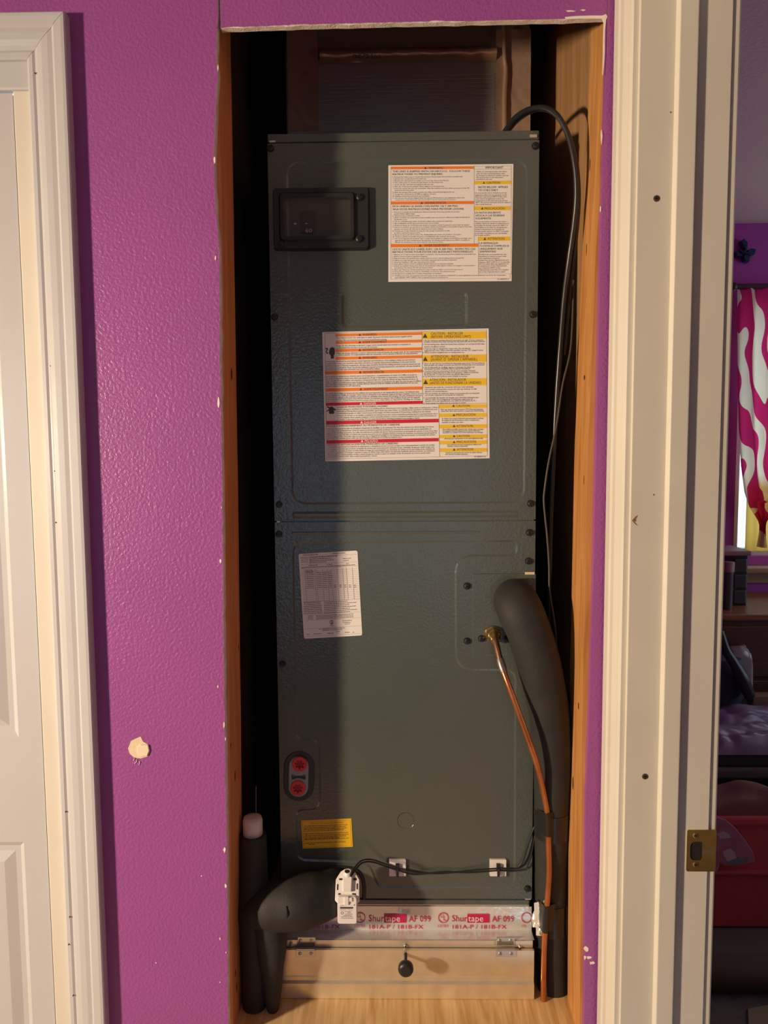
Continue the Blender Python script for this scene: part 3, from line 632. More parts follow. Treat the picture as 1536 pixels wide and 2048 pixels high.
# sticker A (upper right)
k = 280 / 1536; ox, oy = 760, 310
def A(x, y): return (ox + x * k, oy + y * k)
sA = sticker('shipping_warning_sticker', [A(92, 113), A(1464, 98), A(1444, 1383), A(92, 1392)], LABEL, 'white warning sticker with three orange bands')
sl1 = -0.006
for x0, y0, x1, y1, m in ((118, 128, 1032, 158, ORANGE), (118, 510, 1030, 543, ORANGE), (118, 976, 1077, 1013, ORANGE), (1032, 284, 1440, 322, YELLOW), (1030, 564, 1432, 607, YELLOW), (1077, 897, 1428, 942, YELLOW)):
    a = A(x0, y0); b = A(x1, y1); band(sA, a[0], a[1], b[0], b[1], m, sl1, Y1)
p1 = Print(Y2)
def T(pr, s, x, y, cap, wd, f=None, slope=sl1):
    q = (f or A)(x, y); pr.t(s, q[0], q[1], cap * k, wd * k, slope)
for s, x, y, cap, wd in (
    ('WARNING', 533, 153, 22, 157), ('THIS UNIT IS SHIPPED WITH 150-200 P.S.I.G.  FOLLOW THESE', 138, 190, 19, 848), ('INSTRUCTIONS TO PREVENT INJURIES', 138, 221, 20, 545),
    ('1. Remove the valve core to release the pressure. No pressure loss indicates possible leak.', 138, 247, 12, 770), ('2. Remove the nut and discard the valve cap.', 138, 268, 12, 370), ('3. Remove the check piston to verify it is correct. See chart in I/O Manual.', 138, 289, 12, 615),
    ('4. Use a tube cutter to remove the spin closure on the suction line.', 138, 309, 12, 555), ('5. Secure the 90° tube that was supplied with this unit.', 138, 331, 12, 450), ('6. Slide the 13/16 nut into position. Braze tailpiece to the liquid tube.', 138, 352, 12, 568),
    ('7. Insert the suction line into the connection, slide the insulation and the rubber grommet at least 18"', 138, 373, 12, 842), ('away from the braze joint.', 160, 393, 12, 215), ('8. After the kit piece has cooled, position the teflon seal and hand tighten the nut.', 138, 415, 12, 683),
    ('9. Torque the 13/16 nut to 10 LB/ft or tighten 1/6 turn.', 138, 436, 12, 475), ('10. Replace suction line grommet and insulation.', 138, 457, 12, 408), ('11. Do not use this coil pan shipped with this unit on Oil Furnaces or any application where the', 138, 479, 12, 788), ('temperature of the drain pan may exceed 300°F. See I/O manual for instructions.', 168, 498, 10, 665),
    ('ADVERTENCIA', 493, 536, 22, 232), ('ESTA UNIDAD SE ENVÍA CON ENTRE 150 Y 200 PSIG.', 138, 573, 20, 720), ('SIGA ESTAS INSTRUCCIONES PARA PREVENIR LESIONE', 138, 605, 20, 780),
    ('1. Presione el vástago de la válvula para liberar la presión. Si no hay pérdida de presión,', 138, 632, 12, 735), ('puede haber alguna fuga.', 155, 652, 12, 228), ('2. Quite la tuerca y deseche el sello.', 138, 673, 12, 298), ('3. Retire el orificio de comprobación para verificar que sea correcto. Observe la tabla del Manual de', 138, 694, 12, 846), ('instalación y uso.', 155, 714, 12, 145),
    ('4. Use un cortatubos para quitar el extremo sellado del conducto de aspiración.', 138, 735, 12, 660), ('5. Fije el adaptador de 90° que se proporcionó con la unidad.', 138, 756, 12, 505), ('6. Deslice la tuerca de 13/16 hasta que quede en posición. Suelde la pieza de cola al tubo de líquido.', 138, 777, 12, 842),
    ('7. Inserte el conducto de succión en la conexión, deslice el aislamiento y la arandela de goma hasta que', 138, 797, 12, 870), ('queden a al menos 18" (45 cm) de distancia de la unión soldada.', 155, 819, 12, 540), ('8. Cuando ya se haya enfriado la pieza de cola, ponga en posición el sello', 138, 840, 12, 628), ('de teflón y apriete la tuerca a mano.', 155, 861, 12, 288),
    ('9. Apriete la tuerca de 13/16 a entre 10 y 20 libras/pies (de 13,56 a 27,12 Nm) o 1/6 de giro.', 138, 882, 12, 755), ('10. Vuelva a colocar la arandela de goma y el aislamiento del conducto de succión.', 138, 903, 12, 690), ('11. No use el depósito de serpentín que se envía con la unidad en calderas de ACEITE ni en ningún otro', 138, 924, 12, 870), ('aparato en el cual la temperatura del depósito de drenaje pueda superar los 300°F. Consulte el', 165, 944, 12, 815), ('Manual de instalación y uso para obtener más instrucciones.', 165, 963, 11, 525),
    ('AVERTISSEMENT', 487, 1004, 24, 275), ('CETTE UNITÉ EST LIVRÉE AVEC 150 À 200 PSIG.  RESPECTEZ CES', 135, 1046, 21, 910), ('INSTRUCTIONS POUR ÉVITER DES BLESSURES PERSONNELLES', 135, 1075, 20, 885),
    ('1. Appuyez sur la tige de vanne pour libérer la pression. Aucune perte de pression indique une éventuelle fuite.', 135, 1098, 12, 920), ('2. Retirez l\'écrou et jetez le capuchon d\'étanche.', 135, 1119, 12, 385), ('3. Retirez le piston de contrôle pour vérifier qu\'il est correct. Voir le tableau dans le manuel I/O.', 135, 1140, 12, 788), ('4. Utilisez un coupe-tube pour retirer l\'extrémité repoussée de la conduite d\'aspiration.', 135, 1161, 12, 712),
    ('5. Sécurisez l\'embout à 90° qui a été fourni avec l\'unité.', 135, 1182, 12, 470), ('6. Faites glisser l\'écrou 13/16 en position. Brasez l\'about sur le tube pour liquides.', 135, 1202, 12, 672), ('7. Insérez la conduite d\'aspiration dans le raccordement, faites glisser l\'isolant et la bague en caoutchouc à', 135, 1223, 12, 905), ('une distance d\'au moins 18" (45 cm) du joint brasé.', 155, 1244, 12, 425),
    ('8. Après que l\'about ait refroidi, positionnez le joint torique en Teflon et serrez à la main l\'écrou.', 135, 1266, 12, 775), ('9. Serrez l\'écrou 13/16 à un couple de 10-20 lb/pi, ou serrez-le d\'un sixième de tour.', 135, 1287, 12, 693), ('10. Remplacez la rondelle de la conduite d\'aspiration et l\'isolation.', 135, 1308, 12, 545), ('11. N\'utilisez pas le bac du serpentin livré avec l\'unité sur les chaudières à MAZOUT ou toute application où la température sur le bac de récupération', 135, 1331, 12, 1245), ('peut dépasser 149°C (300°F). Voir le manuel I/O pour les instructions.', 165, 1350, 12, 585),
    ('IMPORTANT', 1157, 150, 24, 195), ('When not matching outdoor and indoor', 1058, 189, 13, 335), ('units, the indoor piston/distributor must', 1058, 211, 13, 310), ('be changed to match the outdoor unit size.', 1058, 232, 13, 358), ('See correct chart in the instructions', 1058, 252, 13, 292), ('provided in this unit.', 1058, 272, 13, 175),
    ('CAUTION', 1168, 316, 24, 148), ('NOTE BELOW  APPLIES', 1077, 364, 22, 325), ('TO COILS ONLY', 1077, 397, 22, 217), ('Do not use this coil on oil furnaces or any', 1045, 423, 13, 345), ('application where the temperature on the', 1045, 446, 13, 345), ('drain pan may exceed 300°F. If this coil is', 1045, 466, 13, 350), ('to be used in an application where the', 1045, 487, 13, 315), ('temperature on the drain pan may exceed', 1045, 508, 13, 350), ('300°F, the current drain pan must be replaced', 1045, 528, 13, 385), ('with a metal drain pan.', 1045, 549, 13, 185),
    ('PRECAUCIÓN', 1148, 599, 24, 220), ('LA NOTA SIGUIENTE', 1043, 643, 20, 280), ('APLICA A LAS BOBINAS', 1046, 674, 20, 320), ('SOLAMENTE', 1046, 706, 20, 172), ('No use esta bobina en hornos de aceite o', 1042, 738, 13, 350), ('cualquier aplicación donde la temperatura en', 1042, 759, 13, 372), ('la bandeja de drenaje supere los 300°F. Si', 1042, 781, 13, 358), ('esta bobina se va a usar en una aplicación', 1042, 802, 13, 352), ('donde la temperatura en la bandeja de', 1042, 823, 13, 318), ('drenaje puede superar los 300°F, la bandeja', 1042, 844, 13, 370), ('actual debe reemplazarse por una bandeja', 1042, 866, 13, 352), ('de drenaje metálica.', 1042, 886, 13, 165),
    ('ATTENTION', 1180, 932, 26, 185), ('LA REMARQUE', 1091, 977, 20, 203), ('CI-DESSUS S\'APPLIQUE', 1091, 1008, 20, 325), ('UNIQUEMENT AUX', 1091, 1040, 20, 255), ('SERPENTINS', 1091, 1070, 20, 180), ('N\'utilisez pas ce serpentin avec des', 1085, 1097, 13, 300), ('chaudières au mazout ou pour toute', 1085, 1118, 13, 300), ('autre application lorsque la', 1085, 1139, 13, 225), ('température du bac d\'égouttement peut', 1085, 1160, 13, 328), ('dépasser 300°F (149°C). Si ce serpentin', 1085, 1182, 13, 338), ('doit être utilisé dans une application où', 1085, 1202, 13, 325), ('la température du bac d\'égouttement', 1085, 1223, 13, 305), ('peut dépasser 300°F, le bac', 1085, 1245, 13, 235), ('d\'égouttement actuel doit être remplacé', 1085, 1266, 13, 328), ('par un bac d\'égouttement en métal.', 1085, 1288, 13, 290), ('01-0000374-A', 1290, 1369, 12, 125)):
    T(p1, s, x, y, cap, wd)
for x, y, r in ((498, 142, 14), (458, 526, 14), (440, 994, 15), (1140, 304, 14), (1122, 586, 15), (1150, 920, 16)):
    q = A(x, y); p1.tri(q[0], q[1], r * k)
for x0, y0, x1, y1 in ((1032, 120, 1034, 975), (1440, 115, 1442, 1310), (1077, 897, 1079, 1310), (118, 130, 120, 1362), (1427, 1300, 1429, 1350)):
    a = A(x0, y0); b = A(x1, y1); p1.rect(a[0], a[1], b[0], b[1])
for x0, y0, x1 in ((1034, 155, 1440), (1034, 122, 1440), (1077, 1302, 1428), (118, 1360, 1428)):
    a = A(x0, y0); b = A(x1, y0); p1.rect(a[0], a[1], b[0], a[1] + 0.35, sl1)
p1.build('lettering', INK, sA)
# sticker B (centre)
k = 360 / 1536; ox, oy = 630, 640; sl2 = -0.0205
sB = sticker('hazard_warning_sticker', [A(62, 103), A(1482, 72), A(1490, 1180), A(88, 1207)], LABEL, 'large white hazard sticker with orange, red and yellow bands')
for x0, y0, x1, y1, m in ((175, 118, 912, 142, ORANGE), (178, 182, 913, 206, ORANGE), (178, 248, 914, 273, ORANGE), (178, 315, 915, 340, ORANGE), (85, 438, 915, 465, ORANGE), (90, 584, 916, 611, ORANGE), (92, 706, 917, 733, RED), (97, 862, 1055, 893, RED), (100, 1026, 1056, 1055, RED),
    (913, 101, 1462, 164, YELLOW), (915, 299, 1462, 362, YELLOW), (918, 501, 1463, 563, YELLOW), (1056, 722, 1467, 753, YELLOW), (1058, 797, 1467, 831, YELLOW), (1060, 893, 1468, 927, YELLOW), (1061, 980, 1468, 1010, YELLOW), (1062, 1030, 1469, 1062, YELLOW), (1063, 1096, 1469, 1127, YELLOW)):
    a = A(x0, y0); b = A(x1, y1); band(sB, a[0], a[1], b[0], b[1], m, sl2 if x0 < 900 else -0.010, Y1)
p2 = Print(Y2); w2 = Print(Y2)
for s, x, y, cap, wd in (
    ('WARNING', 405, 134, 20, 122), ('Risk of electric shock. Can cause injury or death. Disconnect all remote electric power supplies before', 182, 159, 13, 645), ('servicing. This unit/component must be properly grounded when servicing.', 182, 179, 12, 430),
    ('AVERTISSEMENT', 405, 199, 20, 210), ('Danger de choc électrique ou de mort. Couper tout le courant avant tout entretien ou réparation, le', 182, 226, 13, 632), ('compartiment doit être mis à la terre lors de l\'entretien.', 182, 243, 12, 352),
    ('ADVERTENCIA', 405, 265, 20, 180), ('Peligro de choque eléctrico o muerte. Desconecte todas las fuentes de energía antes de dar mantenimiento', 182, 290, 13, 725), ('o servicio técnico. El compartimiento debe ser conectado a tierra durante el servicio de mantenimiento.', 182, 305, 13, 695),
    ('WARNING', 405, 332, 20, 125), ('Heating units should not be used without routine inspection and maintenance. If the building in which any such device is', 92, 361, 13, 762), ('located will be vacant, care should be taken that such device is routinely inspected and maintained. In the event that the', 92, 379, 13, 765), ('building is exposed to freezing temperatures, all water pipes should be drained the building should be properly winterized, and', 92, 397, 13, 802), ('the water source should be closed. Should the building be exposed to freezing temperatures, any hydronic coil units should be', 92, 415, 13, 805), ('drained as well. In such case, alternative heat sources should be utilized.', 92, 431, 13, 462),
    ('ADVERTENCIA', 410, 456, 20, 180), ('Las unidades de calefacción no deberían usarse sin la inspección y  el mantenimiento de rutina. Si el edificio en el que se', 93, 489, 13, 775), ('encuentra el dispositivo estaría vacío, habrá que asegurarse de que el dispositivo se inspeccione y reciba mantenimiento de', 93, 507, 13, 780), ('rutina. En caso de que el edificio esté expuesto a temperaturas bajo cero, todas las tuberías de agua deberían drenarse, el', 93, 525, 13, 782), ('edificio debería acondicionarse para el invierno y debería cerrarse el suministro de agua. En caso de que el edificio', 93, 543, 13, 812), ('esté expuesto a temperaturas bajo cero, también deberían drenarse todas las unidades de bobinas hidrónicas. En ese caso,', 93, 557, 13, 785), ('deberían utilizarse fuentes de calor alternativas.', 93, 572, 12, 298),
    ('AVERTISSEMENT', 415, 601, 20, 210), ('Les unités de chauffage ne doivent pas être utilisées sans une inspection et une maintenance de routine. Si le bâtiment dans', 95, 634, 13, 792), ('lequel l\'appareil est installé est inoccupé, il faut s\'assurer d\'inspecter et de maintenir l\'appareil de façon routinière. Dans le cas où', 95, 650, 13, 818), ('le bâtiment est exposé à des conditions de gel, toutes les conduites d\'eau doivent être purgées. De plus, le bâtiment doit être', 95, 666, 13, 818), ('convenablement hivérisé et l\'entrée d\'eau doit être fermée. Si le bâtiment est exposé à des conditions de gel, tous les appareils', 95, 682, 13, 800), ('avec serpentin à eau chaude doivent aussi être purgés. Dans ce cas, il faut utiliser un dispositif de chauffage de rechange.', 95, 697, 11, 808),
    ('CARBON MONOXIDE POISONING HAZARD', 185, 751, 15, 435), ('Special warning for installation of furnace or air handling units in enclosed areas such as garages, utility rooms or parking areas. Carbon', 187, 768, 12, 858), ('monoxide producing devices (such as automobile, space heater, gas water heater, etc.) should not be operated in enclosed areas such', 187, 785, 12, 855), ('as unventilated garages or utility rooms because of the danger of carbon monoxide (CO) poisoning resulting from the exhaust', 187, 803, 12, 800), ('emissions. If a furnace or air handler is installed in an enclosed area and a carbon monoxide producing device is operated therein, there', 187, 822, 12, 858), ('must be adequate direct outside ventilation. Carbon monoxide emissions can be re-circulated throughout the structure if the furnace or', 187, 839, 12, 850), ('air handler is operating in any mode. CO can cause serious illness including permanent brain damage or death.', 187, 856, 12, 705),
    ('RISQUE D\'EMPOISONNEMENT AU MONOXYDE DE CARBONE', 102, 913, 16, 622), ('Avertissement spécial au sujet de l\'installation d\'appareils de chauffage ou de traitement d\'air dans des endroits clos, tels les garages, les locaux', 104, 934, 12, 910), ('d\'entretien et les stationnements. Évitez de mettre en marche les appareils produisant du monoxyde de carbone (tels que les automobiles, les', 104, 952, 12, 890), ('appareils de chauffage autonome, etc.) dans des endroits non ventilés tels que les d\'empoisonnement au monoxyde de carbone. Si vous devez faire', 104, 970, 12, 938), ('fonctionner ces appareils dans un endroit clos, assurez-vous qu\'il y ait une ventilation directe provenant de l\'extérieur. Les émissions de monoxyde de', 104, 987, 12, 935), ('carbone peuvent être recirculées dans les endroits clos, si l\'appareil de chauffage ou de traitement d\'air est en marche. Le monoxyde de carbone', 104, 1003, 12, 920), ('peut causer des maladies graves telles que des dommages permanents au cerveau ou même la mort.', 104, 1018, 12, 640),
    ('RIESGO DE INTOXICACIÓN POR MONÓXIDO DE CARBONO', 108, 1073, 16, 602), ('Advertencia especial para la instalación de calentadores o manejadoras de aire en áreas cerradas como estacionamientos o cuartos de servicio.', 110, 1090, 12, 912), ('Los equipos o aparatos que producen monóxido de carbono (tal como automóvil, calentador de gas, calentador de agua por medio de gas, etc)', 110, 1107, 12, 905), ('no deben ser operados en áreas cerradas debido al riesgo de envenenamiento por monóxido de carbono (CO) que resulta de las emisiones de', 110, 1124, 12, 912), ('gases de combustión. Si el equipo o aparato se opera en dichas áreas, debe existir una adecuada ventilación directa al exterior. Las emisiones', 110, 1140, 12, 908), ('de monóxido de carbono pueden circular a través del aparato cuando se opera en cualquier modo. El monóxido de carbono puede causar', 110, 1157, 12, 875), ('enfermedades severas como: daño cerebral permanente o muerte.', 110, 1173, 12, 422),
    ('CAUTION - INSTALLER', 988, 127, 22, 275), ('(BEFORE OPERATING UNIT)', 988, 154, 22, 342), ('1. Be sure all factory and field electrical connections are tight. A loose connection', 925, 181, 12, 512), ('produces excessive heat which destroys the electrical wire and terminal connector.', 930, 193, 12, 525), ('2. On the heating units, adjust thermostat heat anticipator to correspond with value', 918, 214, 12, 528), ('listed in installation manual.', 932, 234, 12, 178), ('3. Field wire lugs are designed for copper wire. See unit label for', 925, 252, 12, 405), ('suggested wire sizes. Unless otherwise specified, use min. 75C rating for wires.', 932, 267, 12, 505), ('4. Wires should be weighted prior to turning power on.', 918, 284, 12, 355),
    ('ATTENTION - INSTALLEUR', 988, 323, 22, 322), ('(AVANT D\' OPERER L\'APPAREIL)', 988, 349, 22, 395), ('1. Assez sûr que tous les raccordements électriques sont serrés. Un raccordement', 920, 378, 12, 530), ('lâche produit une chaleur excessive qui détruit le fil électrique et le connecteur.', 932, 392, 12, 518), ('2. Sur les dispositifs de chauffage, ajustez le détecteur de chaleur du', 920, 411, 12, 440), ('thermostat à la valeur énumérée dans le manuel d\'installation.', 932, 424, 12, 395), ('3. Crochets de fil sont conçus pour le fils de cuivre entendez l\'étiquette', 920, 442, 12, 450), ('de l\'appareil dispositif pour la taille de fil approprié. Utilisez au minimum', 932, 457, 12, 462), ('fils de type 60c, à moins que soient soit spécifié différemment.', 932, 472, 12, 395), ('4. Les fils doivent être resserrés avant d\'établir le courant.', 920, 488, 11, 380),
    ('ATENCIÓN - INSTALADOR', 978, 522, 22, 312), ('(ANTES DE FUNCIONAR LA UNIDAD)', 978, 549, 22, 440), ('1. Asegúrese que todas las conexiones eléctricas estén apretadas.', 925, 580, 12, 430), ('Una conexión suelta produce exceso de calor que destruye el cable', 938, 598, 12, 442), ('eléctrico y la terminal eléctrica.', 938, 616, 12, 195), ('2. Para las unidades de calefacción ajuste el termostato para corresponder', 925, 634, 12, 480), ('con el valor requerido en el manual de instalación.', 938, 648, 12, 332), ('3. Las terminales de tamaños de energía están diseñadas solamente para', 925, 670, 12, 472), ('cable de cobre. Vea la etiqueta de la unidad para sugerencias de', 938, 684, 12, 408), ('tamaños. Si no hay especificación, use cables de un mínimo de 75 c.', 938, 698, 12, 442), ('4. Vuelva ajustar los cables antes de encender la unidad.', 925, 716, 12, 365),
    ('CAUTION', 1205, 742, 19, 115), ('PRECAUCIÓN', 1205, 818, 19, 165), ('ATTENTION', 1207, 914, 19, 140), ('CAUTION', 1208, 999, 19, 110), ('PRECAUCIÓN', 1208, 1049, 19, 165), ('ATTENTION', 1210, 1114, 19, 140),
    ('Wet rags must be used to protect TXV (Thermal Expansion', 1072, 770, 12, 362), ('Valve) and other heat sensitive components when brazing.', 1072, 784, 12, 372), ('Se deben usar trapos húmedos para proteger la válvula', 1082, 847, 12, 355), ('de expansión del termostato y otros componentes', 1082, 862, 12, 320), ('sensibles al soldar con calor.', 1082, 880, 12, 185), ('Des chiffons mouillés doivent être utilisés pour protéger', 1090, 940, 12, 350), ('la soupape thermostatique et les autres éléments', 1090, 953, 12, 320), ('sensibles à la chaleur lors d\'une opération de brasage.', 1090, 967, 12, 345), ('All drain pan connections to be hand tightened only.', 1105, 1018, 12, 330), ('Las uniones de los recipientes deben ser', 1130, 1070, 12, 290), ('hechas a mano solamente.', 1130, 1083, 12, 175), ('Toutes les connexions de cuvette de drains doivent', 1113, 1138, 12, 312), ('être serrées à la main seulement.', 1113, 1152, 12, 190), ('01-0000373-A', 1360, 1172, 11, 98)):
    T(p2, s, x, y, cap, wd, slope=sl2 if x < 900 else -0.010)
for s, x, y, wd in (('DANGER', 417, 723, 105), ('DANGER', 420, 883, 105), ('PELIGRO', 425, 1043, 112)): T(w2, s, x, y, 19, wd, slope=sl2)
for x, y in ((393, 714), (398, 872), (402, 1033)): q = A(x, y); w2.tri(q[0], q[1], 12 * k)
for x, y in ((382, 126), (382, 190), (382, 256), (382, 322), (386, 446), (391, 591), (1182, 732), (1185, 811), (1187, 905), (1187, 991), (1187, 1042), (1187, 1106)): q = A(x, y); p2.tri(q[0], q[1], 12 * k)
for x, y in ((939, 136), (941, 333), (944, 531)): q = A(x, y); p2.tri(q[0], q[1], 22 * k)
for pts in ([(83, 112), (1462, 84), (1462, 86), (83, 114)], [(100, 1186), (1470, 1158), (1470, 1160), (100, 1188)], [(1462, 84), (1464, 84), (1472, 1160), (1470, 1160)], [(83, 112), (85, 112), (102, 1186), (100, 1186)], [(912, 100), (914, 100), (920, 718), (918, 718)], [(1055, 722), (1057, 722), (1064, 1165), (1062, 1165)], [(920, 717), (1464, 708), (1464, 710), (920, 719)]):
    p2.poly([A(*q) for q in pts])
# pictograms: hand with a live wire, and a person with a covered face
p2.poly([A(*q) for q in [(122, 262), (128, 238), (134, 240), (137, 232), (144, 230), (148, 236), (155, 232), (160, 238), (166, 240), (170, 262), (168, 290), (160, 304), (163, 328), (135, 330), (136, 306), (124, 292), (118, 278)]])
p2.poly([A(*q) for q in [(86, 240), (102, 236), (112, 246), (108, 258), (100, 266), (104, 276), (114, 282), (110, 290), (98, 286), (92, 274), (94, 260), (100, 252), (96, 245), (88, 248)]])
p2.poly([A(*q) for q in [(96, 742), (112, 736), (124, 744), (140, 736), (152, 742), (160, 752), (178, 762), (180, 772), (160, 770), (164, 786), (160, 800), (122, 801), (118, 786), (120, 772), (102, 782), (94, 780), (112, 764), (122, 756)]])
p2.build('lettering', INK, sB); w2.build('lettering', WINK, sB)
# sticker C: data plate
k = 160 / 1489; ox, oy = 580, 1080; sl3, sk3 = -0.0535, 0.067
SYC = U + D1 - 0.0006
sC = sticker('data_plate_sticker', [A(158, 262), A(1255, 196), A(1345, 1775), A(262, 1840)], LABEL, 'white data plate sticker with a printed table', r=0.0035)
p3 = Print(Y2)
def Cx(x, y): return A(x + sk3 * 0, y)
for y in (318, 458, 535, 1155, 1390, 1500, 1650, 1795):       # full width rules
    xx = 165 + (y - 262) * sk3; a = A(xx + 22, y); b = A(xx + 1075, y); p3.rect(a[0], a[1], b[0], a[1] + 0.30, sl3)
for i in range(17):                                           # table rows
    y = 590 + i * 34.5; xx = 165 + (y - 262) * sk3; a = A(xx + 22, y); b = A(xx + 1070, y); p3.rect(a[0], a[1], b[0], a[1] + (0.28 if i > 7 else 0.22), sl3)
for cx in (88, 270, 300, 410, 510, 580, 690, 790, 860, 970):      # table columns
    y0 = 560; xx = 165 + (y0 - 262) * sk3 + cx; a = A(xx, y0 - cx * 0.05); b = A(xx + 3.5, y0 + 590 - cx * 0.05); p3.rect(a[0], a[1], b[0], b[1], sl3, sk3)
def dC(x0, x1, y, h, seed, fill=1.0): a = A(x0, y); b = A(x1, y); p3.dashes(a[0], b[0], a[1], h * k, seed, sl3, fill)
for i, (x0, x1, y, h) in enumerate(((240, 530, 292, 16), (785, 1030, 262, 16), (360, 880, 335, 16), (360, 770, 368, 16), (360, 820, 400, 16), (360, 680, 430, 16), (985, 1145, 356, 14), (990, 1095, 392, 14), (350, 510, 485, 16), (685, 780, 468, 16), (1040, 1100, 448, 14), (210, 1210, 524, 16), (195, 340, 348, 14), (200, 335, 385, 14), (205, 340, 420, 14), (290, 430, 575, 16), (290, 430, 605, 16))): dC(x0, x1, y, h, 100 + i)
for i in range(9):
    y = 625 + i * 35; 
    for c0, c1, yo in ((300, 440, 0), (505, 580, -12), (610, 680, -16), (710, 765, -20)): dC(c0 + i * 2.4, c1 + i * 2.4, y + yo, 14, 300 + i * 7 + c0, 0.9)
for i, c0 in enumerate((815, 920, 1010, 1095, 1190)): dC(c0, c0 + 40, 850, 16, 500 + i); dC(c0 + 2, c0 + 42, 884, 16, 520 + i)
for i in range(7): dC(255, 600, 1180 + i * 33, 15, 600 + i, 0.92); dC(635, 1260 + i * 4, 1168 + i * 33, 15, 640 + i, 0.9 if i % 2 else 0.7)
for i in range(3): dC(335, 430, 1425 + i * 28, 14, 700 + i); dC(485, 1180, 1420 + i * 28, 15, 720 + i)
for i, (x0, x1, y) in enumerate(((975, 1150, 1512), (985, 1140, 1545), (1015, 1120, 1572), (540, 1020, 1668), (600, 970, 1692), (850, 930, 1712), (310, 370, 1768), (440, 595, 1758), (690, 820, 1748), (860, 925, 1742), (1020, 1115, 1730), (1165, 1195, 1726), (745, 815, 1578), (740, 820, 1606))): dC(x0, x1, y, 15, 760 + i)
q = A(772, 1525); p3.ring(q[0], q[1], 26 * k, 36 * k, 16); p3.poly([A(*t) for t in [(770, 1500), (782, 1520), (790, 1548), (776, 1552), (772, 1526), (760, 1516)]])
p3.build('lettering', INK, sC)
# sticker D: yellow cleaning note
k = 300 / 1536; ox, oy = 460, 1460
sD = sticker('yellow_note_sticker', [A(728, 927), A(1242, 906), A(1258, 1196), A(745, 1214)], YSTICK, 'small yellow note sticker with brown print')
BINK = mat('brown_ink', (0.30, 0.13, 0.02), rough=0.6); p4 = Print(Y2); sl4 = -0.038
T(p4, 'Evaporator Coil Cleaning Recommendation', 826, 963, 13, 330, slope=sl4)
for i, (x0, x1, y) in enumerate(((757, 1205, 992), (757, 1185, 1010), (757, 1200, 1026), (757, 1165, 1042), (765, 1208, 1072), (765, 1215, 1090), (757, 1190, 1106), (765, 1125, 1120), (765, 1222, 1130), (765, 1180, 1166), (808, 870, 1180))):
    a = A(x0, y); b = A(x1, y); p4.dashes(a[0], b[0], a[1], 11 * k, 900 + i, sl4)
a = A(742, 942); b = A(1228, 942); p4.rect(a[0], a[1], b[0], a[1] + 0.35, sl4); a = A(756, 1202); b = A(1245, 1202); p4.rect(a[0], a[1], b[0], a[1] + 0.35, -0.033)
p4.poly([A(742, 942), A(744, 942), A(758, 1202), A(756, 1202)]); p4.poly([A(1228, 922), A(1230, 922), A(1245, 1186), A(1243, 1186)])
p4.build('lettering', BINK, sD)

# ================================================================== FILTER RACK under the unit
ZL = P(800, 1859.5, U + 0.009).z           # ledge level
RY = U - 0.020                           # rail front
rack = empty('filter_rack', (0, U, PLAT), 'galvanised filter box with hinged flap under the green cabinet', 'filter box')
xl, xr = P(561, 1885, RY).x, P(1066, 1885, RY).x
zr = P(800, 1895.5, RY).z
mb = MB(); mb.box(xl, xr, RY, U + 0.30, zr, ZL - 0.0003); mb.build('upper_rail', GALV, rack, bevel=0.0008)
mb = MB(); mb.box(xl + 0.002, xr - 0.002, U + 0.010, U + 0.30, ZL - 0.0003, ZB - 0.0135); mb.build('collar', GALV, rack)
FY = U - 0.028
flx0, flx1 = P(556, 1940, FY).x, P(1068, 1940, FY).x; zf0, zf1 = P(800, 1966, FY).z, P(800, 1900.5, FY).z
mb = MB(); mb.box(xl + 0.003, xr - 0.003, U + 0.035, U + 0.30, PLAT, zr); mb.build('box_body', GALV, rack)
mb = MB()   # flap with a folded lower edge
prf = [(FY, zf1), (FY, zf0 + 0.013), (FY + 0.0012, zf0 + 0.010), (FY + 0.0012, zf0 + 0.0035), (FY - 0.003, zf0), (FY - 0.003, PLAT + 0.001), (FY + 0.004, PLAT + 0.001), (FY + 0.006, zf1)]
mb.sweep([[(x, y, z) for y, z in prf] for x in (flx0, flx1)], smooth=False); flap = mb.build('flap', GALV, rack)
kp = P(811, 1908, FY); mb = MB(); mb.lathe(kp, (0, -1, 0), [(0, 0.0030), (0.030, 0.0030)], 10); kn = mb.build('knob', BLACKP, flap)
mb = MB(); mb.lathe(kp + Vector((0, -0.029, 0)), (0, -1, 0), [(0, 0.008), (0.004, 0.0128), (0.011, 0.0132), (0.0145, 0.0118), (0.016, 0.008)], 22); mb.build('knob_head', BLACKP, flap)
def hinge(pxc, sign):
    mb = MB(); c = P(pxc, 1897, FY); h = None
    x0, x1 = c.x - 0.0165, c.x + 0.0165; zu = P(pxc, 1873.5, RY).z; zd = P(pxc, 1913, FY).z
    mb.box(x0 - 0.001, x1 + 0.002, FY - 0.0018, FY + 0.0002, zd, c.z - 0.002); mb.box(x0 + 0.002, x1 + 0.0005, RY - 0.0018, RY + 0.0002, c.z + 0.002, zu)
    mb.tube([(x0, FY - 0.0012, c.z), (x1, FY - 0.0012, c.z)], 0.0028, 10)
    ho = mb.build('hinge', ZINC, rack, bevel=0.0005)
    for dx in (-0.0095, 0.0100):
        for zz, yy in (((c.z + zu) / 2 + 0.002, RY - 0.0018), ((c.z + zd) / 2 - 0.001, FY - 0.0018)):
            s_ = MB(); s_.lathe((c.x + dx, yy, zz), (0, -1, 0), [(0, 0.0033), (0.0012, 0.0030), (0.0016, 0.0015)], 10, smooth=False); s_.box(c.x + dx - 0.0014, c.x + dx + 0.0014, yy - 0.0019, yy - 0.0014, zz - 0.0004, zz + 0.0004, 1); s_.build('screw', [ZINC, BLACKP], ho)
hinge(611, 1); hinge(1011, 1)
for px, py in ((582, 1887), (811, 1890), (1040, 1893)):
    screw(rack, px, py, RY, 0.0028, ZINC)
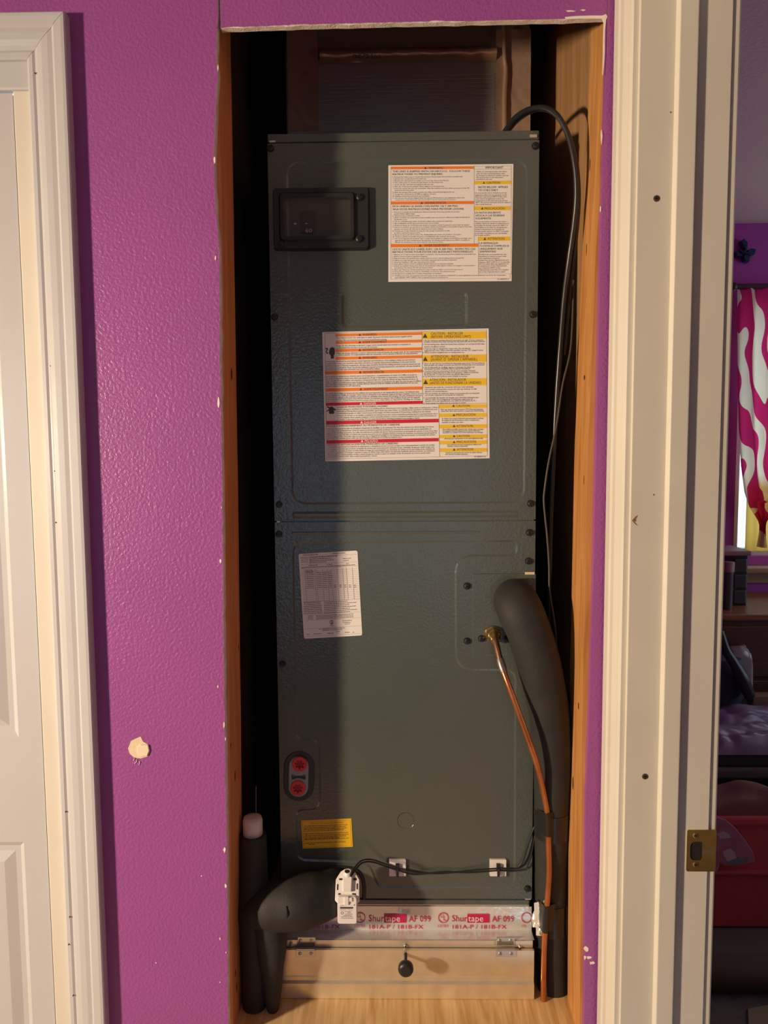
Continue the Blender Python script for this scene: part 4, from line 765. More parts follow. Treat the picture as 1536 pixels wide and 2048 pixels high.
# printed foil tape over the joint
TY = U + 0.0092
tp = MB(); tx0, tx1 = P(570, 1840, TY).x, P(1063, 1840, TY).x; tz1 = P(800, 1812, TY).z
nseg = 90; rows = 10; vv = []; ff = []
for i in range(nseg + 1):
    for j in range(rows + 1):
        x = tx0 + (tx1 - tx0) * i / nseg; t = j / rows; z = ZL + (tz1 - ZL) * t
        wr = 0.0007 * noise.noise(Vector((x * 60, z * 90, 0))) * (0.3 + 1.4 * max(0, abs(i / nseg - 0.5) - 0.2))
        vv.append((x, TY - 0.0006 + wr - 0.0002, z))
for i in range(nseg):
    for j in range(rows): a = i * (rows + 1) + j; ff.append((a, a + rows + 1, a + rows + 2, a + 1))
tp.add(vv, ff, 0, True); tp.quad((tx0, TY - 0.0008, ZL + 0.0003), (tx1, TY - 0.0008, ZL + 0.0003), (tx1, RY + 0.001, ZL + 0.0003), (tx0, RY + 0.001, ZL + 0.0003))
tape = tp.build('foil_tape', FOIL, rack); tag(tape, 'shiny foil tape with red print')
pt = Print(TY - 0.0019); pw = Print(TY - 0.0022)
per = 166.5
for n_ in (-2, -1, 0, 1):
    o_ = n_ * per
    if 886.7 + o_ - 11 > 565:
        cx = 886.7 + o_
        pt.ring(cx, 1835.5, 9.0, 10.5); 
        if cx < 1040: pt.t('U', cx - 5.5, 1835.5, 9, 5.5); pt.t('L', cx + 0.5, 1841, 9, 5)
        pt.t('LISTED', 876 + o_, 1854.5, 5, 21 if cx < 1040 else 10)
    if n_ < 1:
        if n_ > -2:
            pt.t('Shur', 904 + o_, 1843, 12.5, 30.5); pt.rect(934.6 + o_, 1828, 979 + o_, 1845.5); pw.t('tape', 936.5 + o_, 1843, 12.5, 30)
            pt.t('AF 099', 984 + o_, 1843.5, 11.5, 44)
        pt.t('181A-P / 181B-FX', 905 + o_, 1857.8, 8.0, 108)
pt.build('lettering', PINK, tape); pw.build('lettering', WINK, tape)

# ================================================================== PIPES AND WIRES
# insulated suction line
pts = [P(1030, 1196, U - 0.004), P(1030, 1200, U - 0.030), P(1040, 1222, U - 0.052), P(1060, 1270, U - 0.058), P(1082, 1345, U - 0.052), P(1098, 1430, U - 0.040), P(1105, 1530, U - 0.028), P(1104, 1640, U - 0.014), P(1103, 1740, U - 0.005), P(1104, 1860, U - 0.002)]
pts.append(Vector((P(1107, 1965, U).x, U + 0.002, PLAT + 0.0005)))
rs = [0.030, 0.036, 0.0375, 0.0365, 0.0355, 0.034, 0.0325, 0.0305, 0.029, 0.0285, 0.0285]
sp = empty('insulated_suction_pipe', (pts[-1].x, pts[-1].y, PLAT), 'thick black foam insulated pipe bending down from the cover plate', 'pipe')
SUC = smooth_path(pts, 8); SUR = lerp_list(rs, 8)
mb = MB(); mb.tube(SUC, SUR, 24, rough=0.03, seed=2); mb.build('foam_sleeve', FOAM, sp)
def wrap(pya, pyb, name, m, grow):
    sel = [(p, r) for p, r in zip(SUC, SUR)]; za, zb2 = P(1100, pya, U - 0.02).z, P(1100, pyb, U - 0.02).z
    pp = []; 
    for i in range(9):
        z = za + (zb2 - za) * i / 8
        for (p, r), (q_, r2) in zip(sel, sel[1:]):
            if (p.z - z) * (q_.z - z) <= 0 and p.z != q_.z: t = (z - p.z) / (q_.z - p.z); pp.append((p.lerp(q_, t), r + (r2 - r) * t)); break
    mb = MB(); mb.tube([p for p, r in pp], [r + grow for p, r in pp], 24); return mb.build(name, m, sp), pp
# copper liquid line in front of it
cps = [P(989, 1276, U - 0.030), P(992, 1286, U - 0.040), P(1003, 1330, U - 0.060), P(1020, 1378, U - 0.075), P(1048, 1455, U - 0.082), P(1074, 1530, U - 0.072), P(1089, 1595, U - 0.054), P(1096, 1640, U - 0.047), P(1097, 1690, U - 0.042), P(1098, 1745, U - 0.040), P(1094, 1810, U - 0.038), P(1091, 1850, U - 0.036), P(1088, 1910, U - 0.034)]
cps.append(Vector((P(1087, 1970, U - 0.033).x, U - 0.033, PLAT + 0.0006)))
CP = smooth_path(cps, 8)
cl = empty('copper_liquid_line', (cps[-1].x, cps[-1].y, PLAT), 'thin bare copper tube with brass nut running down in front of the black pipe', 'pipe')
mb = MB(); mb.tube(CP[8 * 2:], 0.0050, 14); mb.build('copper_tube', COPPER, cl)
mb = MB(); mb.tube(CP[4:8 * 2 + 3], 0.0052, 14); mb.build('stub_tube', COPPERD, cl)
i0 = 8 * 2; mb = MB(); mb.tube(CP[i0 - 2:i0 + 4], [0.0062, 0.0068, 0.0068, 0.0068, 0.0064, 0.0055], 14); mb.build('solder_coupling', mat('solder_grey', (0.30, 0.24, 0.22), rough=0.4, metal=0.8), cl)
ax = (cps[1] - Vector((cps[0].x, U - 0.003, cps[0].z + 0.004))).normalized(); b0 = Vector((cps[0].x, U - 0.003, cps[0].z + 0.002))
mb = MB(); hexr = []
mb.lathe(b0, (0, -1, -0.12), [(0, 0.0135), (0.004, 0.0135), (0.005, 0.0125)], 20); mb.build('brass_flange', BRASS, cl)
mb = MB(); mb.lathe(b0 + Vector((0, -0.005, -0.0006)), (0, -1, -0.15), [(0, 0.0118), (0.0015, 0.0128), (0.012, 0.0128), (0.0135, 0.0115)], 6, smooth=False); mb.build('brass_nut', BRASS, cl)
mb = MB(); mb.lathe(b0 + Vector((0, -0.018, -0.0026)), (0.06, -1, -0.25), [(0, 0.0105), (0.004, 0.0100), (0.007, 0.0075), (0.014, 0.0066)], 18); mb.build('brass_collar', BRASS, cl)
# tape bands: round the foam, then over the copper tube
for a, b in ((1617, 1672), (1810, 1870)):
    o_, pp = wrap(a, b, 'tape_wrap', VTAPE, 0.0008)
    za, zb2 = P(1100, a, U - 0.04).z, P(1100, b, U - 0.04).z
    seg = [p for p in CP if min(za, zb2) - 0.002 <= p.z <= max(za, zb2) + 0.002]
    mb = MB(); mb.tube(seg, 0.0061, 14)
    # web of tape stretched from the copper tube back to the foam, on both sides
    for sgn in (-1, 1):
        v2 = []; f2 = []
        for i, p in enumerate(seg):
            best = min(pp, key=lambda t: abs(t[0].z - p.z)); d = Vector((sgn * best[1] * 0.93, -best[1] * 0.38, 0)); q_ = best[0] + d; q_.z = p.z - 0.004
            v2 += [p + Vector((sgn * 0.0058, -0.0012, 0)), q_]
            if i: f2.append((2 * i - 2, 2 * i - 1, 2 * i + 1, 2 * i))
        mb.add(v2, f2, 0, True)
    mb.build('tape_wrap', VTAPE, sp)
# crumpled foil scrap by the lower tape
mb = MB(); gv = []; gf = []; n_ = 8
for i in range(n_ + 1):
    for j in range(n_ + 1):
        p = P(1064 + 22 * i / n_ + (4 if j < 3 else 0), 1806 + 62 * j / n_ - 6 * (i / n_) * (1 if j < 4 else -1), U - 0.010 - 0.018 * i / n_)
        w_ = noise.noise(Vector((i * 0.9, j * 0.9, 3))) * 0.004; gv.append((p.x + w_, p.y + w_, p.z))
for i in range(n_):
    for j in range(n_):
        if (i < 3 and j > 5) or (i > 6 and j > 6): continue
        a = i * (n_ + 1) + j; gf.append((a, a + 1, a + n_ + 2, a + n_ + 1))
mb.add(gv, gf); tag(mb.build('foil_scrap', FOIL), 'crumpled silver foil scrap between filter box corner and copper tube', 'foil')

# insulated drain trap at the lower left
PVC_TOP = P(505, 1628, 0.085)
dt = empty('insulated_drain_trap', (P(520, 1975, 0.06).x, 0.065, PLAT), 'black foam wrapped drain trap with white pipe cap at lower left', 'drain pipe')
mb = MB(); tpth = [P(688, 1772, U + 0.028), P(672, 1776, U - 0.010), P(645, 1792, U - 0.040), P(605, 1804, U - 0.060), P(560, 1810, U - 0.064), P(525, 1814, U - 0.056), P(508, 1814, U - 0.048)]
mb.tube(smooth_path(tpth, 7), lerp_list([0.030, 0.034, 0.041, 0.0435, 0.042, 0.036, 0.030], 7), 24, rough=0.10, seed=5); mb.build('foam_wrap', FOAM, dt)
mb = MB(); e0 = P(508, 1822, U - 0.046)
mb.tube(smooth_path([e0 + Vector((0, 0, 0.02)), e0, Vector((e0.x + 0.002, e0.y, e0.z - 0.06)), Vector((e0.x - 0.002, e0.y - 0.004, PLAT + 0.0006))], 6), lerp_list([0.028, 0.030, 0.027, 0.020], 6), 18, rough=0.08, seed=9); mb.build('foam_leg', FOAM, dt)
mb = MB(); e1 = P(546, 1835, U - 0.062)
mb.tube(smooth_path([e1 + Vector((-0.01, 0, 0.015)), e1 + Vector((-0.004, 0, -0.02)), Vector((e1.x - 0.004, e1.y, e1.z - 0.07)), Vector((P(545, 1980, U - 0.058).x, U - 0.058, PLAT + 0.0006))], 6), lerp_list([0.030, 0.029, 0.024, 0.010], 6), 18, rough=0.08, seed=12); mb.build('foam_leg', FOAM, dt)
rz0 = P(506, 1800, 0.085); mb = MB()
mb.tube([Vector((PVC_TOP.x, 0.085, rz0.z)), Vector((PVC_TOP.x, 0.085, P(506, 1740, 0.085).z)), Vector((PVC_TOP.x, 0.085, P(506, 1668, 0.085).z))], [0.028, 0.024, 0.0225], 20, rough=0.06, seed=3); mb.build('foam_riser', FOAM, dt)
mb = MB(); zc0, zc1 = P(505, 1684, 0.085).z, P(505, 1634, 0.085).z
mb.lathe((PVC_TOP.x, 0.085, zc0), (0, 0, 1), [(0, 0.0150), (0.0, 0.0165), ((zc1 - zc0) * 0.86, 0.0168), (zc1 - zc0, 0.0150), (zc1 - zc0 + 0.001, 0.008)], 24); mb.build('pipe_cap', WPVC, dt)
mb = MB(); a, b = P(512, 1572, 0.09), P(512, 1628, 0.09); mb.tube([a, b], 0.0004, 5); mb.build('thin_line', mat('thin_line_grey', (0.35, 0.30, 0.25), rough=0.7), dt)  # thin grey upright line above the pipe cap
mb = MB(); p = P(573, 1828, U - 0.107); mb.tube(smooth_path([p + Vector((-0.001, 0.004, 0.011)), p + Vector((0.0015, -0.0005, 0)), p + Vector((-0.002, 0.003, -0.011))], 4), 0.0012, 6); mb.build('foam_slit', VTAPE, dt)

# white float switch
FX = P(693, 1790, U - 0.075); fs = empty('float_switch', (FX.x, U - 0.07, P(693, 1850, U - 0.07).z), 'white plastic float switch with black print clipped beside the drain trap', 'float switch')
yf = U - 0.082
bx0, bx1 = P(675, 1830, yf).x, P(713.5, 1830, yf).x; z0_, z1_ = P(693, 1848, yf).z, P(693, 1799, yf).z
mb = MB(); mb.prism(rrect(bx0, bx1, z0_, z1_ + 0.004, 0.004, 4), yf, yf + 0.030); mb.build('switch_body', WPLAS, fs, bevel=0.001)
cxm = (bx0 + bx1) / 2; tx = Vector((1, 0, 0)); tn = Vector((0, -0.80, 0.60)).normalized(); tu = Vector((0, 0.60, 0.80)).normalized()   # tilted cap plate
cc = Vector((cxm, yf + 0.016, z1_ + 0.012))
def capring(scale, off, du=0.0):
    o2 = [(-0.0205, -0.020), (-0.012, -0.028), (0.012, -0.028), (0.0205, -0.020), (0.0200, 0.012), (0.012, 0.024), (0.005, 0.028), (-0.005, 0.028), (-0.012, 0.024), (-0.0200, 0.012)]
    return [cc + tx * (a * scale) + tu * (b * scale + du) + tn * off for a, b in o2]
mb = MB(); mb.sweep([capring(0.94, -0.016, 0.0), capring(1.0, -0.012), capring(1.0, 0.0), capring(0.95, 0.0015)], smooth=False); cap = mb.build('switch_cap', WPLAS, fs)
mb = MB(); n0 = cc + tu * 0.006 + tn * 0.0012
mb.sweep([[n0 + tx * a + tu * b + tn * h for a, b in [(-s1, -0.013), (s1, -0.013), (s1 * 1.1, 0.008), (s1 * 0.6, 0.013), (-s1 * 0.6, 0.013), (-s1 * 1.1, 0.008)]] for h, s1 in ((0, 0.0075), (0.006, 0.0062))], smooth=False)
mb.lathe(n0 + tu * 0.010, (0, -0.25, 0.97), [(0, 0.0062), (0.012, 0.0058), (0.012, 0.0045), (0.006, 0.0040)], 14); mb.build('wire_boss', WPLAS, cap)
mb = MB(); mb.lathe(n0 + tu * 0.010 + Vector((0, -0.25, 0.97)) * 0.0112, (0, -0.25, 0.97), [(0, 0.0043), (0.0003, 0.0042)], 14); mb.build('wire_hole', BLACKP, cap)
mb = MB()
for a, b, wa, wb in ((-0.0165, 0.000, 0.0011, 0.0045), (0.0165, 0.001, 0.0011, 0.0045), (-0.0115, 0.012, 0.0028, 0.0014), (0.0125, 0.012, 0.0030, 0.0018), (-0.0130, -0.011, 0.0020, 0.0016), (0.0115, -0.011, 0.0032, 0.0016)):
    c_ = cc + tx * a + tu * b + tn * 0.0018; mb.add([c_ + tx * wa + tu * wb, c_ - tx * wa + tu * wb, c_ - tx * wa - tu * wb, c_ + tx * wa - tu * wb], [(0, 1, 2, 3)])
mb.build('cap_slot', BLACKP, cap)
mb = MB(); mb.box(cxm - 0.0045, cxm + 0.003, yf - 0.003, yf + 0.001, z1_ - 0.008, z1_ + 0.006); mb.box(cxm - 0.001, cxm + 0.009, yf - 0.002, yf + 0.001, z1_ - 0.003, z1_ + 0.004); mb.build('latch_tab', WPLAS, cap, bevel=0.0008)
pf = Print(yf - 0.0003)
pf.frame(680, 1807.5, 687.5, 1812, 0.9); pf.rect(680, 1814, 706, 1817.5); pf.dashes(680, 692, 1820.5, 1.2, 31); pf.dashes(695, 706, 1820.5, 1.0, 32)
pf.ring(684.5, 1826, 2.0, 2.8, 12); pf.dashes(689, 703, 1824, 1.3, 33); pf.dashes(695, 701, 1826.5, 1.2, 34); pf.dashes(690, 705, 1829, 1.2, 35); pf.dashes(687, 703, 1832, 1.4, 36); pf.dashes(682, 706, 1834.5, 1.2, 37); pf.dashes(683, 706, 1837.5, 1.3, 38)
pf.build('lettering', INK, fs)

# two adhesive cable mounts with ties
for px, lab in ((795, 'white adhesive cable mount nearer the float switch'), (996, 'white adhesive cable mount nearer the copper tube')):
    a = P(px - 16.5, 1752.5, U - 0.003); b = P(px + 16.5, 1719.5, U - 0.003); c = P(px, 1736, U)
    m_ = empty('cable_mount', (c.x, U, a.z), lab, 'cable mount', 'cable mounts on the lower panel')
    mb = MB(); mb.prism(rrect(a.x, b.x, a.z, b.z, 0.0015, 3), U - 0.003, U + D1 - 0.0001); mb.build('pad', WPLAS, m_)
    mb = MB(); mb.box(c.x - 0.0035, c.x + 0.0035, U - 0.0075, U - 0.003, c.z - 0.002, c.z + 0.011); mb.box(c.x - 0.0022, c.x + 0.0022, U - 0.010, U - 0.003, c.z - 0.011, c.z + 0.004); mb.build('tie', BLACKP, m_, bevel=0.0006)
WIRE = mat('black_wire', (0.015, 0.015, 0.014), rough=0.4)
def wire(name, pts, r, label, cat='wire', m=WIRE, group=None, n=8, sub=6):
    mb = MB(); mb.tube(smooth_path(pts, sub), r, n); return tag(mb.build(name, m), label, cat, group)
sw = [(701, 1752, -0.090), (708, 1737, -0.075), (722, 1722, -0.040), (742, 1719, -0.020), (768, 1727, -0.008), (795, 1736, -0.0075), (830, 1744, -0.005), (880, 1747, -0.004), (940, 1741, -0.004), (996, 1737, -0.0075), (1030, 1737, -0.004), (1046, 1722, -0.005), (1056, 1690, -0.006), (1068, 1655, -0.004), (1078, 1640, -0.002)]
wire('float_switch_wire', [P(a, b, U + c) for a, b, c in sw], 0.0014, 'upper strand of the thin black wire from float switch through cable mounts')
sw2 = [(702, 1753, -0.089), (710, 1741, -0.073), (724, 1726, -0.038), (744, 1724, -0.018), (770, 1732, -0.007), (795, 1740, -0.0075), (830, 1749, -0.004), (880, 1744, -0.006), (940, 1745, -0.003), (996, 1741, -0.0075), (1026, 1742, -0.004), (1050, 1736, -0.005), (1062, 1712, -0.006), (1070, 1670, -0.004), (1080, 1648, -0.002)]
wire('float_switch_wire', [P(a, b, U + c) for a, b, c in sw2], 0.0014, 'lower strand of the thin black wire from float switch, looping beside the pipe')
# cables beside the unit
pc = [(1006, 268, U + 0.16), (1014, 256, U + 0.12), (1030, 236, U + 0.06), (1055, 220, U + 0.0), (1085, 215, 0.10), (1112, 228, 0.08), (1134, 265, 0.072), (1148, 320, 0.070), (1153, 380, 0.075), (1149, 440, 0.085), (1138, 520, 0.10), (1128, 600, 0.12), (1120, 700, 0.14), (1113, 800, 0.15), (1105, 950, 0.16), (1100, 1100, 0.17), (1098, 1300, 0.18)]
wire('power_cable', [P(a, b, c) for a, b, c in pc], 0.0044, 'thick black cable arching over the right top corner of the cabinet', 'cable', mat('cable_black', (0.02, 0.02, 0.02), rough=0.3), n=10)
pc2 = [(1010, 270, U + 0.17), (1020, 258, U + 0.13), (1036, 240, U + 0.07), (1060, 224, U + 0.01), (1088, 219, 0.108), (1114, 233, 0.09), (1138, 272, 0.082), (1152, 325, 0.08), (1157, 385, 0.085), (1154, 450, 0.095), (1145, 530, 0.11), (1136, 610, 0.13), (1127, 710, 0.15)]
wire('power_cable', [P(a, b, c) for a, b, c in pc2], 0.0036, 'second black cable just behind the thick arching one', 'cable', MATS['cable_black'], n=10)
tw = [(1147, 560, 0.13), (1142, 690, 0.115), (1125, 770, 0.11), (1113, 850, 0.105), (1098, 920, 0.10), (1089, 980, 0.10), (1088, 1010, 0.10), (1094, 1070, 0.10), (1098, 1130, 0.10), (1099, 1180, 0.10), (1107, 1230, 0.105), (1112, 1270, 0.11), (1114, 1330, 0.12)]
wire('thermostat_wire', [P(a, b, c) for a, b, c in tw], 0.0016, 'thin grey wire hanging in the dark gap right of the cabinet', 'wire', mat('grey_wire', (0.06, 0.055, 0.05), rough=0.5))

# ================================================================== DUCT PLENUM above the unit
PY = 0.34
pln = empty('supply_plenum', (0, 0.50, ZTOP), 'dark foil faced duct plenum above the green cabinet', 'duct')
pxl, pxr = P(572, 200, PY).x, P(1062, 200, PY).x
zt_ = P(800, 113, PY).z
mb = MB(); mb.box(pxl, pxr, PY, 0.70, ZTOP + 0.0012, zt_); mb.build('lower_duct', DUCTFOIL, pln, bevel=0.004)
mb = MB(); v = []
mb.sweep([[(pxl, PY + 0.002, zt_), (pxr, PY + 0.002, zt_), (pxr, 0.70, zt_), (pxl, 0.70, zt_)], [(pxl + 0.004, PY + 0.05, 2.44), (pxr - 0.004, PY + 0.05, 2.44), (pxr - 0.004, 0.70, 2.44), (pxl + 0.004, 0.70, 2.44)]], smooth=False); mb.build('upper_duct', DUCTFOIL, pln)
def crinkle(name, a_px, b_px, y0_, mat_, nx_=40, ny_=40, amp=0.0018, sc=40, bulge=0.0, seed=0):
    mb = MB(); A0 = P(a_px[0], a_px[1], y0_); B0 = P(b_px[0], b_px[1], y0_); v = []; f = []
    for i in range(nx_ + 1):
        for j in range(ny_ + 1):
            x = A0.x + (B0.x - A0.x) * i / nx_; z = A0.z + (B0.z - A0.z) * j / ny_
            d = amp * noise.noise(Vector((x * sc, z * sc * 0.7, seed))) + amp * 0.5 * noise.noise(Vector((x * sc * 3, z * sc * 2.2, seed + 3)))
            d += bulge * math.sin(math.pi * j / ny_)
            v.append((x, y0_ - 0.0015 - abs(d) - (bulge and d), z))
    for i in range(nx_):
        for j in range(ny_): a = i * (ny_ + 1) + j; f.append((a, a + 1, a + ny_ + 2, a + ny_ + 1))
    mb.add(v, f, 0, True); return mb.build(name, mat_, pln)
crinkle('corner_tape', (574, 60), (638, 262), PY, TAPEFOIL, 14, 50, seed=1)
crinkle('corner_tape', (992, 60), (1060, 262), PY, TAPEFOIL, 14, 50, seed=2)
crinkle('joint_tape', (640, 98), (992, 122), PY, TAPEFOIL, 60, 10, amp=0.0015, bulge=0.006, seed=3)
mb = MB(); zz0 = P(800, 262, PY).z; 
for i in range(15):
    py = 150 + i * 7.8; a = P(641, py + 4, PY - 0.0008); b = P(989, py - 2, PY - 0.0008)
    mb.tube([a, a.lerp(b, 0.33) + Vector((0, 0, 0.0006 * math.sin(i * 2.1))), a.lerp(b, 0.66) - Vector((0, 0, 0.0006 * math.sin(i))), b], 0.0009, 6)
mb.build('scrim_thread', mat('scrim_grey', (0.45, 0.42, 0.38), rough=0.4, metal=0.5), pln)
mb = MB(); mb.tube(smooth_path([P(1008, 30, PY - 0.006), P(1009, 110, PY - 0.007), P(1012, 140, PY - 0.006), P(1009, 190, PY - 0.007), P(1009, 262, PY - 0.006)], 5), 0.0042, 8); mb.build('tape_fold', TAPEFOIL, pln)
pd = Print(PY - 0.012); pd.t('06/21', 705, 116, 7, 40); pd.t('02', 748, 117, 7, 14); pd.build('lettering', INK, pln)

# ================================================================== BEDROOM beyond the doorway
BP = mat('bedroom_magenta_paint', (0.44, 0.06, 0.36), rough=0.7, bump=0.25, bscale=90)
BC = mat('popcorn_ceiling', (0.80, 0.58, 0.52), rough=0.95, bump=1.0, bscale=75)  # pink bounce light is tinted into this base
CARP = mat('brown_carpet', (0.16, 0.12, 0.095), rough=1.0, bump=0.8, bscale=300, var=0.3, vscale=30)
mb = MB(); mb.box(RWB, 3.3, -2.0, BW, -0.05, 0); struct(mb.build('floor_bedroom', CARP))
mb = MB(); mb.box(RWB, 3.3, -2.0, BW, 2.44, 2.49); struct(mb.build('ceiling_bedroom', BC))
mb = MB(); mb.box(3.3, 3.35, -2.0, -0.2, 0, 2.44); mb.box(3.3, 3.35, 1.9, BW, 0, 2.44); mb.box(3.3, 3.35, -0.2, 1.9, 0, 0.75); mb.box(3.3, 3.35, -0.2, 1.9, 2.25, 2.44); struct(mb.build('wall_bedroom_right', BP))
win2 = empty('window_2', (3.33, 0.85, 0.75), kind='structure')  # unseen window added to brighten the bedroom
mb = MB()
for ya, yb in ((-0.2, -0.15), (0.825, 0.875), (1.85, 1.9)): mb.box(3.31, 3.345, ya, yb, 0.75, 2.25)
mb.box(3.31, 3.345, -0.15, 1.85, 0.75, 0.80); mb.box(3.31, 3.345, -0.15, 1.85, 2.20, 2.25); mb.build('window_frame', TRIM, win2)
mb = MB(); mb.box(0.7, 3.3, -2.05, -2.0, 0, 2.44); struct(mb.build('wall_bedroom_front', BP))
mb = MB(); mb.box(RWB - 0.005, RWB, 0.87, BW, 0, 2.44); struct(mb.build('wall_bedroom_left', BP))
wx0 = P(1476, 800, BW).x; wx1 = wx0 + 1.15; wz1 = P(1500, 604, BW).z; wz0 = P(1500, 1112, BW).z
mb = MB(); mb.box(RWB, wx0, BW, BW + 0.1, 0, 2.44); mb.box(wx1, 3.3, BW, BW + 0.1, 0, 2.44); mb.box(wx0, wx1, BW, BW + 0.1, 0, wz0); mb.box(wx0, wx1, BW, BW + 0.1, wz1, 2.44); struct(mb.build('wall_bedroom_back', BP))
win = empty('window_1', ((wx0 + wx1) / 2, BW + 0.05, wz0), kind='structure')
WF = mat('window_frame_white', (0.75, 0.74, 0.72), rough=0.5)
mb = MB(); t_ = 0.03
mb.box(wx0, wx0 + t_, BW + 0.03, BW + 0.08, wz0, wz1); mb.box(wx1 - t_, wx1, BW + 0.03, BW + 0.08, wz0, wz1); mb.box(wx0, wx1, BW + 0.03, BW + 0.08, wz1 - t_, wz1); mb.box(wx0, wx1, BW + 0.03, BW + 0.08, wz0, wz0 + t_); mb.box((wx0 + wx1) / 2 - 0.02, (wx0 + wx1) / 2 + 0.02, BW + 0.03, BW + 0.08, wz0, wz1)
mb.build('window_frame', WF, win)
for a, b in ((wx0 + t_, (wx0 + wx1) / 2 - 0.02), ((wx0 + wx1) / 2 + 0.02, wx1 - t_)):
    mb = MB(); mb.box(a, b, BW + 0.053, BW + 0.057, wz0 + t_, wz1 - t_); mb.build('pane', clear('window_glass', (0.94, 0.97, 0.96, 1), 0.06, 0.02), win)
mb = MB(); zs = P(1510, 1137, BW - 0.09).z; mb.box(wx0 - 0.04, wx1 + 0.04, BW - 0.09, BW - 0.001, zs - 0.02, zs); mb.box(wx0 - 0.02, wx1 + 0.02, BW - 0.02, BW - 0.001, zs - 0.075, zs - 0.02)
mb.build('window_sill', wood('sill_wood', (0.45, 0.25, 0.12), (0.30, 0.15, 0.07), axis=0), win)
# zebra print curtain, gathered at the bottom
zm = bpy.data.materials.new('zebra_print_fabric'); zm.use_nodes = True; nt = zm.node_tree; N = nt.nodes; L = nt.links; N.remove(N['Principled BSDF'])
tc = N.new('ShaderNodeTexCoord'); mp = N.new('ShaderNodeMapping'); mp.inputs['Rotation'].default_value = (0, math.radians(28), 0); mp.inputs['Scale'].default_value = (1, 0.02, 0.42)
L.new(tc.outputs['Object'], mp.inputs['Vector'])
wv = N.new('ShaderNodeTexWave'); wv.wave_type = 'BANDS'; wv.bands_direction = 'X'; wv.inputs['Scale'].default_value = 3.6; wv.inputs['Distortion'].default_value = 9.0; wv.inputs['Detail'].default_value = 1.2; wv.inputs['Detail Scale'].default_value = 2.2
L.new(mp.outputs['Vector'], wv.inputs['Vector'])
cr_ = N.new('ShaderNodeValToRGB'); cr_.color_ramp.interpolation = 'CONSTANT'; cr_.color_ramp.elements[0].color = (0.62, 0.025, 0.14, 1); cr_.color_ramp.elements[1].color = (0.92, 0.80, 0.58, 1); cr_.color_ramp.elements[1].position = 0.52
L.new(wv.outputs['Fac'], cr_.inputs['Fac'])
dfn = N.new('ShaderNodeBsdfDiffuse'); tr = N.new('ShaderNodeBsdfTranslucent'); mx = N.new('ShaderNodeMixShader'); mx.inputs[0].default_value = 0.62
L.new(cr_.outputs['Color'], dfn.inputs[0]); L.new(cr_.outputs['Color'], tr.inputs[0]); L.new(dfn.outputs[0], mx.inputs[1]); L.new(tr.outputs[0], mx.inputs[2]); L.new(mx.outputs[0], N['Material Output'].inputs[0])
CY = BW - 0.07
def curtain_mesh():
    mb = MB(); nu, nv = 60, 70; v = []; f = []
    ztop = P(1500, 577, CY).z; ztie = P(1522, 1046, CY).z; zend = P(1522, 1094, CY).z
    xL = [(577, 1474), (700, 1476), (860, 1479), (930, 1482), (985, 1488), (1015, 1498), (1035, 1512), (1046, 1519), (1060, 1520), (1094, 1515)]
    cxp = P(1524, 1046, CY).x; full = 2 * (cxp - P(1474, 700, CY).x)
    for j in range(nv + 1):
        py = 577 + (1094 - 577) * j / nv; z = P(1500, py, CY).z; l = P(interp(xL, py), py, CY).x; r = 2 * cxp - l
        if py < 1000: r = max(r, l + full)
        g = interp([(577, 0.010), (900, 0.016), (1046, 0.012), (1094, 0.02)], py)
        for i in range(nu + 1):
            u = i / nu; v.append((l + (r - l) * u, CY + g * math.sin(u * 26 + 0.6 * math.sin(py * 0.01)) - 0.02 * math.sin(math.pi * u) * (py > 980), z))
    for j in range(nv):
        for i in range(nu): a = j * (nu + 1) + i; f.append((a, a + 1, a + nu + 2, a + nu + 1))
    mb.add(v, f, 0, True); return mb
tag(curtain_mesh().build('zebra_curtain', zm), 'pink and cream zebra print curtain gathered to a knot at the window', 'curtain')
mb = MB(); zr_ = P(1500, 573, CY).z; mb.tube([(P(1472, 573, CY).x, CY, zr_), (wx1 + 0.05, CY, zr_)], 0.012, 10); mb.lathe((P(1472, 573, CY).x - 0.012, CY, zr_), (-1, 0, 0), [(-0.014, 0.012), (-0.006, 0.018), (0.006, 0.018), (0.012, 0.008)], 12)
tag(mb.build('curtain_rod', mat('dark_rod', (0.05, 0.015, 0.03), rough=0.4)), 'dark curtain rod above the zebra print curtain', 'curtain rod')
mb = MB(); v = []; f = []; nu = 90; yl = P(1492, 1040, BW - 0.03).x
for i in range(nu + 1):
    x = yl + (wx1 - yl) * i / nu
    for z in (P(1500, 960, BW - 0.03).z, P(1500, 1102, BW - 0.03).z): v.append((x, BW - 0.028 + 0.006 * math.sin(i * 1.7), z))
for i in range(nu): f.append((2 * i, 2 * i + 2, 2 * i + 3, 2 * i + 1))
mb.add(v, f, 0, True); tag(mb.build('yellow_curtain', translucent('yellow_sheer', (0.80, 0.50, 0.10, 1), 0.7)), 'pleated yellow cafe curtain on the lower half of the window', 'curtain')
